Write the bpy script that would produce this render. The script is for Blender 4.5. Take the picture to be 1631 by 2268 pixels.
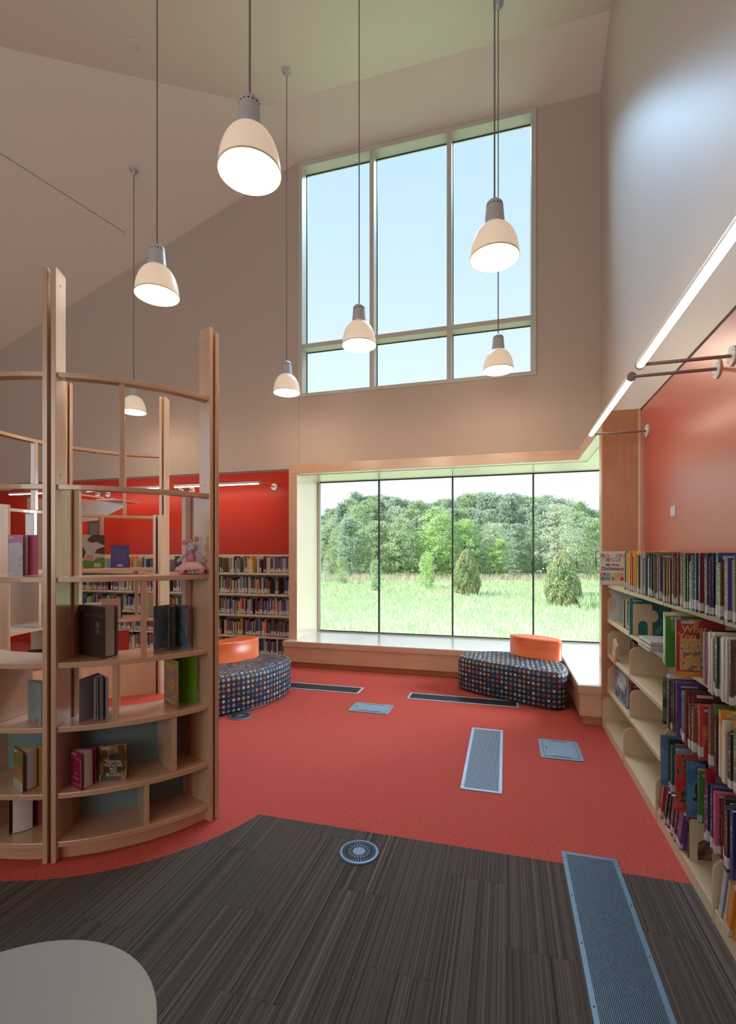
import bpy, bmesh, math, random
import numpy as np
from mathutils import Vector, Matrix
random.seed(7); rng = np.random.default_rng(7)
PI = math.pi
for o in list(bpy.data.objects): bpy.data.objects.remove(o)
C = bpy.context.scene.collection
SC = bpy.context.scene

# ------------------------------------------------------------------ camera
cam_d = bpy.data.cameras.new('camera'); cam = bpy.data.objects.new('camera', cam_d); C.objects.link(cam)
cam.location = (0, 0, 1.55)
cam.rotation_euler = (PI/2, 0, math.atan(305/1077))
cam_d.sensor_width = 36; cam_d.lens = 1077/2268*36; cam_d.shift_y = 96/2268
cam_d.clip_end = 500
SC.camera = cam
SC.view_settings.view_transform = 'Standard'; SC.view_settings.look = 'None'
SC.view_settings.exposure = 0.0; SC.view_settings.gamma = 1; SC.view_settings.use_curve_mapping = False

# ------------------------------------------------------------------ sky
W = bpy.data.worlds.new('sky'); SC.world = W; W.use_nodes = True
nt = W.node_tree; nt.nodes.clear()
wo = nt.nodes.new('ShaderNodeOutputWorld'); bg = nt.nodes.new('ShaderNodeBackground')
tc = nt.nodes.new('ShaderNodeTexCoord'); sp = nt.nodes.new('ShaderNodeSeparateXYZ'); cr = nt.nodes.new('ShaderNodeValToRGB')
nt.links.new(tc.outputs['Generated'], sp.inputs[0]); nt.links.new(sp.outputs['Z'], cr.inputs[0])
nt.links.new(cr.outputs[0], bg.inputs[0]); nt.links.new(bg.outputs[0], wo.inputs[0])
e = cr.color_ramp.elements
e[0].position = 0.0; e[0].color = (.97, .98, 1.0, 1)
e[1].position = 1.0; e[1].color = (.42, .64, .90, 1)
for p_, c_ in ((.12, (.93, .97, 1.0, 1)), (.28, (.78, .91, 1.0, 1)), (.45, (.65, .825, .99, 1)), (.68, (.52, .74, .96, 1))):
    k = e.new(p_); k.color = c_
bg.inputs[1].default_value = 1.16

def light(name, kind, loc, energy, color, rot=(0, 0, 0), size=None, size_y=None, angle=None, target=None):
    d = bpy.data.lights.new(name, kind); o = bpy.data.objects.new(name, d); C.objects.link(o)
    o.location = loc; o.rotation_euler = rot; d.energy = energy; d.color = color
    if target is not None:
        o.rotation_euler = (Vector(target) - Vector(loc)).to_track_quat('-Z', 'Y').to_euler()
    if kind == 'AREA':
        d.shape = 'RECTANGLE'; d.size = size; d.size_y = size_y or size
    if angle is not None: d.angle = angle
    return o
light('sun', 'SUN', (-32, -7, 30), 8.0, (1, .96, .88), angle=.01, target=(0, 0, 0))
# added fill lamps, out of view, at assumed openings in the rear and left walls
light('rear_fill', 'AREA', (-2.5, -8.15, 3.3), 170, (1.0, .89, .78), size=6.6, size_y=4.2, target=(-2.5, 10, 8.5))
light('left_fill', 'AREA', (-10.9, -2.6, 3.2), 115, (.66, .82, 1.0), size=6.0, size_y=3.6, target=(10, -1.0, 5.0))
# added area lamps outside, out of view, boosting skylight through the windows
light('upper_window_fill', 'AREA', (-1.3, 9.6, 11.6), 3000, (.48, .72, 1.0), size=7, size_y=4, target=(0.6, 5.2, 4.4))
light('bay_window_fill', 'AREA', (4.4, 6.4, 3.0), 660, (.80, .91, 1.0), size=3, size_y=3, target=(-1, 5.9, .6))

# ------------------------------------------------------------------ materials
def newmat(name):
    m = bpy.data.materials.new(name); m.use_nodes = True
    return m, m.node_tree, m.node_tree.nodes['Principled BSDF']
def N(t, kind, **kw):
    n = t.nodes.new('ShaderNode' + kind)
    for k, v in kw.items():
        if hasattr(n, k): setattr(n, k, v)
    return n
def setin(n, **kw):
    for k, v in kw.items(): n.inputs[k.replace('_', ' ')].default_value = v
def M_plain(name, col, rough=.5, metal=0, nscale=40, namt=.06, bump=0, spec=.5, emit=None, estr=0, coat=0, trans=0):
    m, t, b = newmat(name)
    b.inputs['Roughness'].default_value = rough; b.inputs['Metallic'].default_value = metal
    b.inputs['Specular IOR Level'].default_value = spec
    b.inputs['Coat Weight'].default_value = coat
    b.inputs['Transmission Weight'].default_value = trans
    co = N(t, 'TexCoord'); no = N(t, 'TexNoise'); no.inputs['Scale'].default_value = nscale; no.inputs['Detail'].default_value = 4
    t.links.new(co.outputs['Object'], no.inputs['Vector'])
    mx = N(t, 'MixRGB'); mx.blend_type = 'MULTIPLY'; mx.inputs[0].default_value = 1
    mr = N(t, 'MapRange'); mr.inputs['To Min'].default_value = 1-namt; mr.inputs['To Max'].default_value = 1+namt
    t.links.new(no.outputs[0], mr.inputs[0]); mx.inputs[1].default_value = (*col, 1)
    t.links.new(mr.outputs[0], mx.inputs[2]); t.links.new(mx.outputs[0], b.inputs['Base Color'])
    if bump:
        bu = N(t, 'Bump'); bu.inputs['Strength'].default_value = bump; bu.inputs['Distance'].default_value = .002
        t.links.new(no.outputs[0], bu.inputs['Height']); t.links.new(bu.outputs[0], b.inputs['Normal'])
    if emit: b.inputs['Emission Color'].default_value = (*emit, 1); b.inputs['Emission Strength'].default_value = estr
    return m
def M_wood(name, c1, c2, rough=.38, grain=(1, 1, .06), scale=26, spec=.5, coat=.8, crough=.2, cior=1.8):
    m, t, b = newmat(name)
    co = N(t, 'TexCoord'); mp = N(t, 'Mapping'); mp.inputs['Scale'].default_value = grain
    no = N(t, 'TexNoise'); setin(no, Scale=scale, Detail=5, Roughness=.6)
    n2 = N(t, 'TexNoise'); setin(n2, Scale=2.5, Detail=2)
    t.links.new(co.outputs['Object'], mp.inputs[0]); t.links.new(mp.outputs[0], no.inputs['Vector']); t.links.new(co.outputs['Object'], n2.inputs['Vector'])
    ad = N(t, 'Math', operation='ADD'); t.links.new(no.outputs[0], ad.inputs[0]); t.links.new(n2.outputs[0], ad.inputs[1])
    mr = N(t, 'MapRange'); setin(mr); mr.inputs['From Min'].default_value = .75; mr.inputs['From Max'].default_value = 1.3
    t.links.new(ad.outputs[0], mr.inputs[0])
    mx = N(t, 'MixRGB'); mx.inputs[1].default_value = (*c1, 1); mx.inputs[2].default_value = (*c2, 1)
    t.links.new(mr.outputs[0], mx.inputs[0]); t.links.new(mx.outputs[0], b.inputs['Base Color'])
    b.inputs['Roughness'].default_value = rough; b.inputs['Specular IOR Level'].default_value = spec
    b.inputs['Coat Weight'].default_value = coat; b.inputs['Coat Roughness'].default_value = crough; b.inputs['Coat IOR'].default_value = cior
    return m
MT = {}
MT['wall'] = M_plain('painted_plaster', (.53, .43, .362), .7, nscale=180, namt=.03, bump=.05, spec=.3)
MT['wallsatin'] = M_plain('satin_painted_plaster', (.52, .435, .375), .48, nscale=180, namt=.03, bump=.05, spec=.6, coat=.8)
MT['wallsatin'].node_tree.nodes['Principled BSDF'].inputs['Coat Roughness'].default_value = .44; MT['wallsatin'].node_tree.nodes['Principled BSDF'].inputs['Coat IOR'].default_value = 1.8
MT['ceil'] = M_plain('ceiling_plaster', (.78, .70, .60), .7, nscale=120, namt=.02)
MT['red'] = M_plain('red_wall_paint', (.42, .030, .013), .33, nscale=60, namt=.05, spec=.15)
MT['redgloss'] = M_plain('red_gloss_wall_paint', (.46, .042, .022), .33, nscale=60, namt=.05, coat=1)
MT['redgloss'].node_tree.nodes['Principled BSDF'].inputs['Coat Roughness'].default_value = .30; MT['redgloss'].node_tree.nodes['Principled BSDF'].inputs['Coat IOR'].default_value = 1.75
MT['reveal'] = M_plain('reveal_metal', (.22, .19, .17), .5)
MT['maple'] = M_wood('maple_veneer', (.62, .39, .245), (.54, .325, .195))
MT['maple_h'] = M_wood('maple_veneer_horizontal', (.62, .385, .245), (.53, .32, .19), grain=(.06, .06, 1), rough=.3)
MT['pine'] = M_wood('stained_maple', (.46, .20, .085), (.38, .155, .065), rough=.45, coat=.2)
MT['soffit'] = M_wood('pale_veneer', (.84, .76, .60), (.80, .71, .55), rough=.4, grain=(.06, 1, 1))
MT['bench'] = M_wood('glare_lightened_maple', (.72, .66, .60), (.68, .61, .54), rough=.22, grain=(.06, 1, 1), coat=1, crough=.22, cior=2.5)  # maple base colour lightened for the sky glare on the polished top
MT['almond'] = M_plain('almond_metal', (.52, .42, .28), .38, nscale=20, namt=.02)
MT['dark'] = M_plain('dark_gap', (.03, .025, .02), .7)
MT['alum'] = M_plain('window_frame_paint', (.56, .53, .46), .5, nscale=30, namt=.02)
MT['black'] = M_plain('black_mullion', (.012, .014, .016), .4)
MT['metal'] = M_plain('brushed_metal', (.56, .56, .61), .42, metal=.35, nscale=90, namt=.04)
MT['vent'] = M_plain('anodised_vent', (.14, .215, .30), .36, metal=.35, nscale=80, namt=.04)
MT['ventslat_shaded'] = M_plain('shade_darkened_slat', (.035, .05, .065), .4, metal=.3)  # slat colour darkened for the shade between slats at a low view
MT['ventframe_pale'] = M_plain('pale_vent_frame', (.42, .52, .66), .4, metal=.3)
MT['ventdark'] = M_plain('vent_well', (.012, .016, .02), .8)
MT['boxgrey'] = M_plain('floor_box_plastic', (.19, .27, .36), .42, metal=.2, nscale=60)
MT['cord'] = M_plain('grey_cable', (.20, .185, .17), .5)
MT['tubemetal'] = M_plain('grey_tube', (.30, .22, .19), .45, metal=.3)
MT['plate'] = M_plain('white_disc', (.66, .64, .60), .4)
MT['white'] = M_plain('white_laminate', (.30, .288, .28), .35, nscale=20, namt=.02)
MT['edge'] = M_plain('table_edge_band', (.18, .28, .27), .5)
MT['vinyl'] = M_plain('orange_vinyl', (.64, .115, .025), .33, nscale=8, namt=.08, spec=.6)
MT['cushion'] = M_plain('red_cushion_vinyl', (.50, .05, .03), .45, nscale=15, namt=.08)
MT['teal'] = M_plain('teal_back_panel', (.17, .26, .26), .6, nscale=40, namt=.04)
MT['page'] = M_plain('paper_pages', (.60, .56, .52), .8, nscale=300, namt=.12)
MT['labelwhite'] = M_plain('spine_label_paper', (.48, .44, .43), .5, nscale=400, namt=.2)
MT['bark'] = M_plain('tree_bark', (.22, .17, .13), .9, nscale=10, namt=.3)
MT['tubelight'] = M_plain('lit_tube', (1, .95, .85), .5, emit=(1, .90, .72), estr=3.2)
MT['glow'] = M_plain('lamp_interior', (1, .98, .92), .5, emit=(1, .93, .78), estr=3.2)

def glass_mat():
    m, t, b = newmat('window_glass')
    out = [n for n in t.nodes if n.type == 'OUTPUT_MATERIAL'][0]
    tr = N(t, 'BsdfTransparent'); gl = N(t, 'BsdfGlossy'); gl.inputs['Roughness'].default_value = .01
    tr.inputs[0].default_value = (.97, .985, .98, 1)
    fr = N(t, 'Fresnel'); fr.inputs[0].default_value = 1.08
    mx = N(t, 'MixShader'); t.links.new(fr.outputs[0], mx.inputs[0]); t.links.new(tr.outputs[0], mx.inputs[1]); t.links.new(gl.outputs[0], mx.inputs[2])
    t.links.new(mx.outputs[0], out.inputs[0]); t.nodes.remove(b)
    return m
MT['glass'] = glass_mat()

def math_(t, op, a, b=None, c=None):
    n = N(t, 'Math', operation=op)
    for i, v in enumerate((a, b, c)):
        if v is None: continue
        if isinstance(v, (int, float)): n.inputs[i].default_value = v
        else: t.links.new(v, n.inputs[i])
    return n.outputs[0]

def floor_mat():
    m, t, b = newmat('carpet_floor')
    co = N(t, 'TexCoord'); s = N(t, 'SeparateXYZ'); t.links.new(co.outputs['Object'], s.inputs[0])
    X, Y = s.outputs[0], s.outputs[1]
    # boundary between the red and the striped carpet
    dx = math_(t, 'SUBTRACT', X, -2.606); dy = math_(t, 'SUBTRACT', Y, 2.943)
    r = math_(t, 'SQRT', math_(t, 'ADD', math_(t, 'MULTIPLY', dx, dx), math_(t, 'MULTIPLY', dy, dy)))
    mask = math_(t, 'MULTIPLY', math_(t, 'GREATER_THAN', r, 1.2267), math_(t, 'LESS_THAN', Y, 2.622))
    # red carpet: small cross weave
    n1 = N(t, 'TexNoise'); setin(n1, Scale=170, Detail=3); mp = N(t, 'Mapping'); mp.inputs['Scale'].default_value = (.45, 1.6, 1)
    t.links.new(co.outputs['Object'], mp.inputs[0]); t.links.new(mp.outputs[0], n1.inputs['Vector'])
    n2 = N(t, 'TexNoise'); setin(n2, Scale=170, Detail=3); mp2 = N(t, 'Mapping'); mp2.inputs['Scale'].default_value = (1.6, .45, 1)
    t.links.new(co.outputs['Object'], mp2.inputs[0]); t.links.new(mp2.outputs[0], n2.inputs['Vector'])
    sm = math_(t, 'ADD', n1.outputs[0], n2.outputs[0])
    rr = N(t, 'ValToRGB'); rr.color_ramp.elements[0].position = .36; rr.color_ramp.elements[0].color = (.28, .036, .028, 1)
    rr.color_ramp.elements[1].position = .62; rr.color_ramp.elements[1].color = (.55, .108, .085, 1)
    t.links.new(math_(t, 'MULTIPLY', sm, .5), rr.inputs[0])
    # striped planks 0.25 x 1.0 m, staggered
    ix = math_(t, 'FLOOR', math_(t, 'DIVIDE', X, .25))
    off = math_(t, 'MULTIPLY', math_(t, 'FRACT', math_(t, 'MULTIPLY', ix, .381)), 1.0)
    iy = math_(t, 'FLOOR', math_(t, 'ADD', Y, off))
    seed = math_(t, 'ADD', math_(t, 'MULTIPLY', ix, 7.31), math_(t, 'MULTIPLY', iy, 3.77))
    def stripes(sc, det):
        cb = N(t, 'CombineXYZ'); t.links.new(math_(t, 'MULTIPLY', X, sc), cb.inputs[0]); t.links.new(seed, cb.inputs[1])
        no = N(t, 'TexNoise'); setin(no, Scale=1, Detail=det, Roughness=.7); t.links.new(cb.outputs[0], no.inputs['Vector'])
        return no.outputs[0]
    st = math_(t, 'ADD', math_(t, 'MULTIPLY', stripes(105, 3), .6), math_(t, 'MULTIPLY', stripes(190, 2), .4))
    n3 = N(t, 'TexNoise'); setin(n3, Scale=420, Detail=2); t.links.new(co.outputs['Object'], n3.inputs['Vector'])
    st = math_(t, 'ADD', st, math_(t, 'MULTIPLY', math_(t, 'SUBTRACT', n3.outputs[0], .5), .35))
    dr = N(t, 'ValToRGB'); el = dr.color_ramp.elements
    el[0].position = .36; el[0].color = (.030, .024, .022, 1); el[1].position = .72; el[1].color = (.22, .19, .165, 1)
    k = el.new(.50); k.color = (.080, .064, .058, 1); k = el.new(.58); k.color = (.112, .092, .083, 1)
    t.links.new(st, dr.inputs[0])
    # seams
    fy = math_(t, 'FRACT', math_(t, 'ADD', Y, off)); seam = math_(t, 'LESS_THAN', fy, .006)
    dk = N(t, 'MixRGB'); dk.blend_type = 'MULTIPLY'; dk.inputs[2].default_value = (.80, .80, .80, 1)
    t.links.new(seam, dk.inputs[0]); t.links.new(dr.outputs[0], dk.inputs[1])
    mx = N(t, 'MixRGB'); t.links.new(mask, mx.inputs[0]); t.links.new(rr.outputs[0], mx.inputs[1]); t.links.new(dk.outputs[0], mx.inputs[2])
    t.links.new(mx.outputs[0], b.inputs['Base Color']); b.inputs['Roughness'].default_value = .95; b.inputs['Specular IOR Level'].default_value = .1
    bu = N(t, 'Bump'); bu.inputs['Strength'].default_value = .5; bu.inputs['Distance'].default_value = .004
    t.links.new(sm, bu.inputs['Height']); t.links.new(bu.outputs[0], b.inputs['Normal'])
    return m
MT['floor'] = floor_mat()

def fabric_mat():
    # navy cloth with a grid of small printed rings, discs, stars and flowers (UV in metres)
    m, t, b = newmat('patterned_fabric')
    uv = N(t, 'UVMap'); s = N(t, 'SeparateXYZ'); t.links.new(uv.outputs[0], s.inputs[0])
    cell = .051
    u = math_(t, 'DIVIDE', s.outputs[0], cell); v = math_(t, 'DIVIDE', s.outputs[1], cell)
    iu, iv = math_(t, 'FLOOR', u), math_(t, 'FLOOR', v)
    fu = math_(t, 'SUBTRACT', math_(t, 'FRACT', u), .5); fv = math_(t, 'SUBTRACT', math_(t, 'FRACT', v), .5)
    r = math_(t, 'SQRT', math_(t, 'ADD', math_(t, 'MULTIPLY', fu, fu), math_(t, 'MULTIPLY', fv, fv)))
    th = math_(t, 'ARCTAN2', fv, fu)
    cb = N(t, 'CombineXYZ'); t.links.new(iu, cb.inputs[0]); t.links.new(iv, cb.inputs[1])
    wn = N(t, 'TexWhiteNoise'); t.links.new(cb.outputs[0], wn.inputs['Vector'])
    sc = N(t, 'SeparateColor'); t.links.new(wn.outputs['Color'], sc.inputs[0])
    h1, h2, h3 = sc.outputs[0], sc.outputs[1], sc.outputs[2]
    npet = math_(t, 'ADD', 4, math_(t, 'FLOOR', math_(t, 'MULTIPLY', h3, 4)))
    pet = math_(t, 'COSINE', math_(t, 'MULTIPLY', th, npet))
    flower = math_(t, 'GREATER_THAN', h2, .45)
    lim = math_(t, 'ADD', .275, math_(t, 'MULTIPLY', math_(t, 'MULTIPLY', pet, .13), flower))
    disc = math_(t, 'LESS_THAN', r, lim)
    ring = math_(t, 'LESS_THAN', h2, .18); hole = math_(t, 'MULTIPLY', ring, math_(t, 'LESS_THAN', r, .16))
    msk = math_(t, 'MULTIPLY', disc, math_(t, 'SUBTRACT', 1, hole))
    cr = N(t, 'ValToRGB'); cr.color_ramp.interpolation = 'CONSTANT'; el = cr.color_ramp.elements
    pal = [(.42, .43, .42), (.07, .20, .27), (.50, .46, .36), (.22, .22, .30), (.60, .25, .05), (.18, .33, .35), (.55, .55, .52), (.36, .38, .16), (.10, .18, .34), (.44, .09, .06), (.34, .30, .38), (.52, .40, .32)]
    el[0].color = (*pal[0], 1); el[1].position = 1/12; el[1].color = (*pal[1], 1)
    for i in range(2, 12): k = el.new(i/12); k.color = (*pal[i], 1)
    t.links.new(h1, cr.inputs[0])
    mx = N(t, 'MixRGB'); mx.inputs[1].default_value = (.012, .022, .045, 1); t.links.new(msk, mx.inputs[0]); t.links.new(cr.outputs[0], mx.inputs[2])
    t.links.new(mx.outputs[0], b.inputs['Base Color']); b.inputs['Roughness'].default_value = .6
    return m
MT['fabric'] = fabric_mat()

def book_mat():
    # laminated cover: the object's colour, a print of blotches, a title band and a pale sticker near the head of the board
    m, t, b = newmat('book_cover')
    oi = N(t, 'ObjectInfo'); co = N(t, 'TexCoord'); g = N(t, 'SeparateXYZ'); t.links.new(co.outputs['Generated'], g.inputs[0])
    gx, gy, gz = g.outputs
    va = N(t, 'VectorMath', operation='ADD'); sc = N(t, 'VectorMath', operation='SCALE'); sc.inputs['Scale'].default_value = 31
    cb = N(t, 'CombineXYZ'); t.links.new(oi.outputs['Random'], cb.inputs[0]); t.links.new(oi.outputs['Random'], cb.inputs[1]); t.links.new(cb.outputs[0], sc.inputs[0])
    t.links.new(co.outputs['Object'], va.inputs[0]); t.links.new(sc.outputs[0], va.inputs[1])
    no = N(t, 'TexNoise'); setin(no, Scale=16, Detail=4, Roughness=.6); t.links.new(va.outputs[0], no.inputs['Vector'])
    hs = N(t, 'HueSaturation'); t.links.new(oi.outputs['Color'], hs.inputs['Color'])
    t.links.new(math_(t, 'ADD', .32, math_(t, 'MULTIPLY', no.outputs[0], .36)), hs.inputs['Hue'])
    t.links.new(math_(t, 'ADD', .1, math_(t, 'MULTIPLY', no.outputs[0], 1.9)), hs.inputs['Value'])
    rp = math_(t, 'MULTIPLY', math_(t, 'GREATER_THAN', no.outputs[0], .47), math_(t, 'GREATER_THAN', gy, .06))
    m1 = N(t, 'MixRGB'); t.links.new(math_(t, 'MULTIPLY', rp, .75), m1.inputs[0]); t.links.new(oi.outputs['Color'], m1.inputs[1]); t.links.new(hs.outputs[0], m1.inputs[2])
    # spine lettering
    sp_ = math_(t, 'LESS_THAN', gy, .03)
    wv = N(t, 'TexNoise'); setin(wv, Scale=1, Detail=1); c2 = N(t, 'CombineXYZ'); t.links.new(math_(t, 'MULTIPLY', gz, 42), c2.inputs[2]); t.links.new(math_(t, 'MULTIPLY', oi.outputs['Random'], 90), c2.inputs[0]); t.links.new(c2.outputs[0], wv.inputs['Vector'])
    let = math_(t, 'MULTIPLY', math_(t, 'GREATER_THAN', wv.outputs[0], .55), math_(t, 'LESS_THAN', math_(t, 'ABSOLUTE', math_(t, 'SUBTRACT', gx, .5)), .26))
    let = math_(t, 'MULTIPLY', math_(t, 'MULTIPLY', let, sp_), math_(t, 'MULTIPLY', math_(t, 'GREATER_THAN', gz, .32), math_(t, 'LESS_THAN', gz, .92)))
    m2 = N(t, 'MixRGB'); t.links.new(math_(t, 'MULTIPLY', let, .7), m2.inputs[0]); t.links.new(m1.outputs[0], m2.inputs[1]); m2.inputs[2].default_value = (.55, .5, .42, 1)
    st = math_(t, 'MULTIPLY', math_(t, 'LESS_THAN', math_(t, 'ABSOLUTE', math_(t, 'SUBTRACT', gz, .925)), .025), math_(t, 'LESS_THAN', math_(t, 'ABSOLUTE', math_(t, 'SUBTRACT', gy, .27)), .18))
    m3 = N(t, 'MixRGB'); t.links.new(st, m3.inputs[0]); t.links.new(m2.outputs[0], m3.inputs[1]); m3.inputs[2].default_value = (.42, .40, .38, 1)
    t.links.new(m3.outputs[0], b.inputs['Base Color']); b.inputs['Roughness'].default_value = .3
    return m
MT['book'] = book_mat()

def shade_mat():
    # prismatic glass dome, ribbed, lit from inside
    m, t, b = newmat('prismatic_shade')
    co = N(t, 'TexCoord'); s = N(t, 'SeparateXYZ'); t.links.new(co.outputs['Object'], s.inputs[0])
    th = math_(t, 'ARCTAN2', s.outputs[1], s.outputs[0]); rb = math_(t, 'MULTIPLY', math_(t, 'ADD', math_(t, 'SINE', math_(t, 'MULTIPLY', th, 96)), 1), .5)
    cr = N(t, 'MixRGB'); cr.inputs[1].default_value = (.74, .58, .42, 1); cr.inputs[2].default_value = (.88, .74, .58, 1); t.links.new(rb, cr.inputs[0])
    t.links.new(cr.outputs[0], b.inputs['Base Color']); t.links.new(cr.outputs[0], b.inputs['Emission Color']); b.inputs['Emission Strength'].default_value = .42
    b.inputs['Roughness'].default_value = .3
    return m
MT['shade'] = shade_mat()

def leaf_mat(name, c1, c2, c3, emit=0):
    m, t, b = newmat(name)
    co = N(t, 'TexCoord'); no = N(t, 'TexNoise'); setin(no, Scale=1.1, Detail=3); t.links.new(co.outputs['Object'], no.inputs['Vector'])
    gi = N(t, 'NewGeometry'); cr = N(t, 'ValToRGB'); el = cr.color_ramp.elements
    el[0].position = .25; el[0].color = (*c1, 1); el[1].position = .8; el[1].color = (*c3, 1); k = el.new(.52); k.color = (*c2, 1)
    v = math_(t, 'ADD', math_(t, 'MULTIPLY', no.outputs[0], .7), math_(t, 'MULTIPLY', gi.outputs['Random Per Island'], .35))
    t.links.new(v, cr.inputs[0]); t.links.new(cr.outputs[0], b.inputs['Base Color']); b.inputs['Roughness'].default_value = .8
    out = [n for n in t.nodes if n.type == 'OUTPUT_MATERIAL'][0]
    tl = N(t, 'BsdfTranslucent'); t.links.new(cr.outputs[0], tl.inputs[0]); mx = N(t, 'MixShader'); mx.inputs[0].default_value = .4
    t.links.new(b.outputs[0], mx.inputs[1]); t.links.new(tl.outputs[0], mx.inputs[2]); t.links.new(mx.outputs[0], out.inputs[0])
    return m
MT['leaf_pine'] = leaf_mat('pine_needles', (.28, .38, .28), (.46, .56, .44), (.64, .72, .58))  # tree leaf colours paled in place of haze over the wood
MT['leaf_oak'] = leaf_mat('broadleaf_foliage', (.32, .42, .25), (.50, .61, .38), (.70, .79, .54))
MT['leaf_pale'] = leaf_mat('pale_spring_foliage', (.42, .48, .34), (.60, .66, .50), (.76, .80, .64))
MT['leaf_bright'] = leaf_mat('bright_young_foliage', (.36, .52, .22), (.54, .72, .34), (.70, .84, .46))
MT['leaf_cedar'] = leaf_mat('cedar_foliage', (.24, .36, .17), (.46, .54, .28), (.78, .58, .42))
MT['grassblade'] = leaf_mat('meadow_grass_blades', (.42, .56, .31), (.54, .66, .40), (.66, .70, .48))
MT['straw'] = leaf_mat('dry_grass', (.46, .42, .30), (.62, .56, .44), (.74, .70, .58))
def ground_mat():
    m, t, b = newmat('meadow_ground')
    co = N(t, 'TexCoord'); mp = N(t, 'Mapping'); mp.inputs['Scale'].default_value = (.35, 1, 1); t.links.new(co.outputs['Object'], mp.inputs[0])
    no = N(t, 'TexNoise'); setin(no, Scale=.55, Detail=6, Roughness=.65); t.links.new(mp.outputs[0], no.inputs['Vector'])
    cr = N(t, 'ValToRGB'); el = cr.color_ramp.elements
    el[0].position = .3; el[0].color = (.40, .54, .30, 1); el[1].position = .75; el[1].color = (.60, .58, .42, 1); k = el.new(.55); k.color = (.52, .62, .38, 1)
    t.links.new(no.outputs[0], cr.inputs[0]); t.links.new(cr.outputs[0], b.inputs['Base Color']); b.inputs['Roughness'].default_value = .95
    return m
MT['ground'] = ground_mat()

def img_mat(name, cols, scale=14, stretch=(1, 1, 1), rough=.28):
    # printed picture: bands and blotches of a few inks
    m, t, b = newmat(name)
    co = N(t, 'TexCoord'); mp = N(t, 'Mapping'); mp.inputs['Scale'].default_value = stretch; t.links.new(co.outputs['Object'], mp.inputs[0])
    no = N(t, 'TexNoise'); setin(no, Scale=scale, Detail=3, Roughness=.55); t.links.new(mp.outputs[0], no.inputs['Vector'])
    cr = N(t, 'ValToRGB'); cr.color_ramp.interpolation = 'CONSTANT'; el = cr.color_ramp.elements
    n = len(cols); pos = [.0] + [.38 + .26*i/(n-1) for i in range(1, n)]
    el[0].position = 0; el[0].color = (*cols[0], 1); el[1].position = pos[1]; el[1].color = (*cols[1], 1)
    for i in range(2, n): k = el.new(pos[i]); k.color = (*cols[i], 1)
    t.links.new(no.outputs[0], cr.inputs[0]); t.links.new(cr.outputs[0], b.inputs['Base Color']); b.inputs['Roughness'].default_value = rough
    return m
_ink = {}
def ink(col, rough=.35):
    k = tuple(round(c, 3) for c in col)
    if k not in _ink: _ink[k] = M_plain('printed_ink', col, rough, nscale=50, namt=.07)
    return _ink[k]

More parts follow.
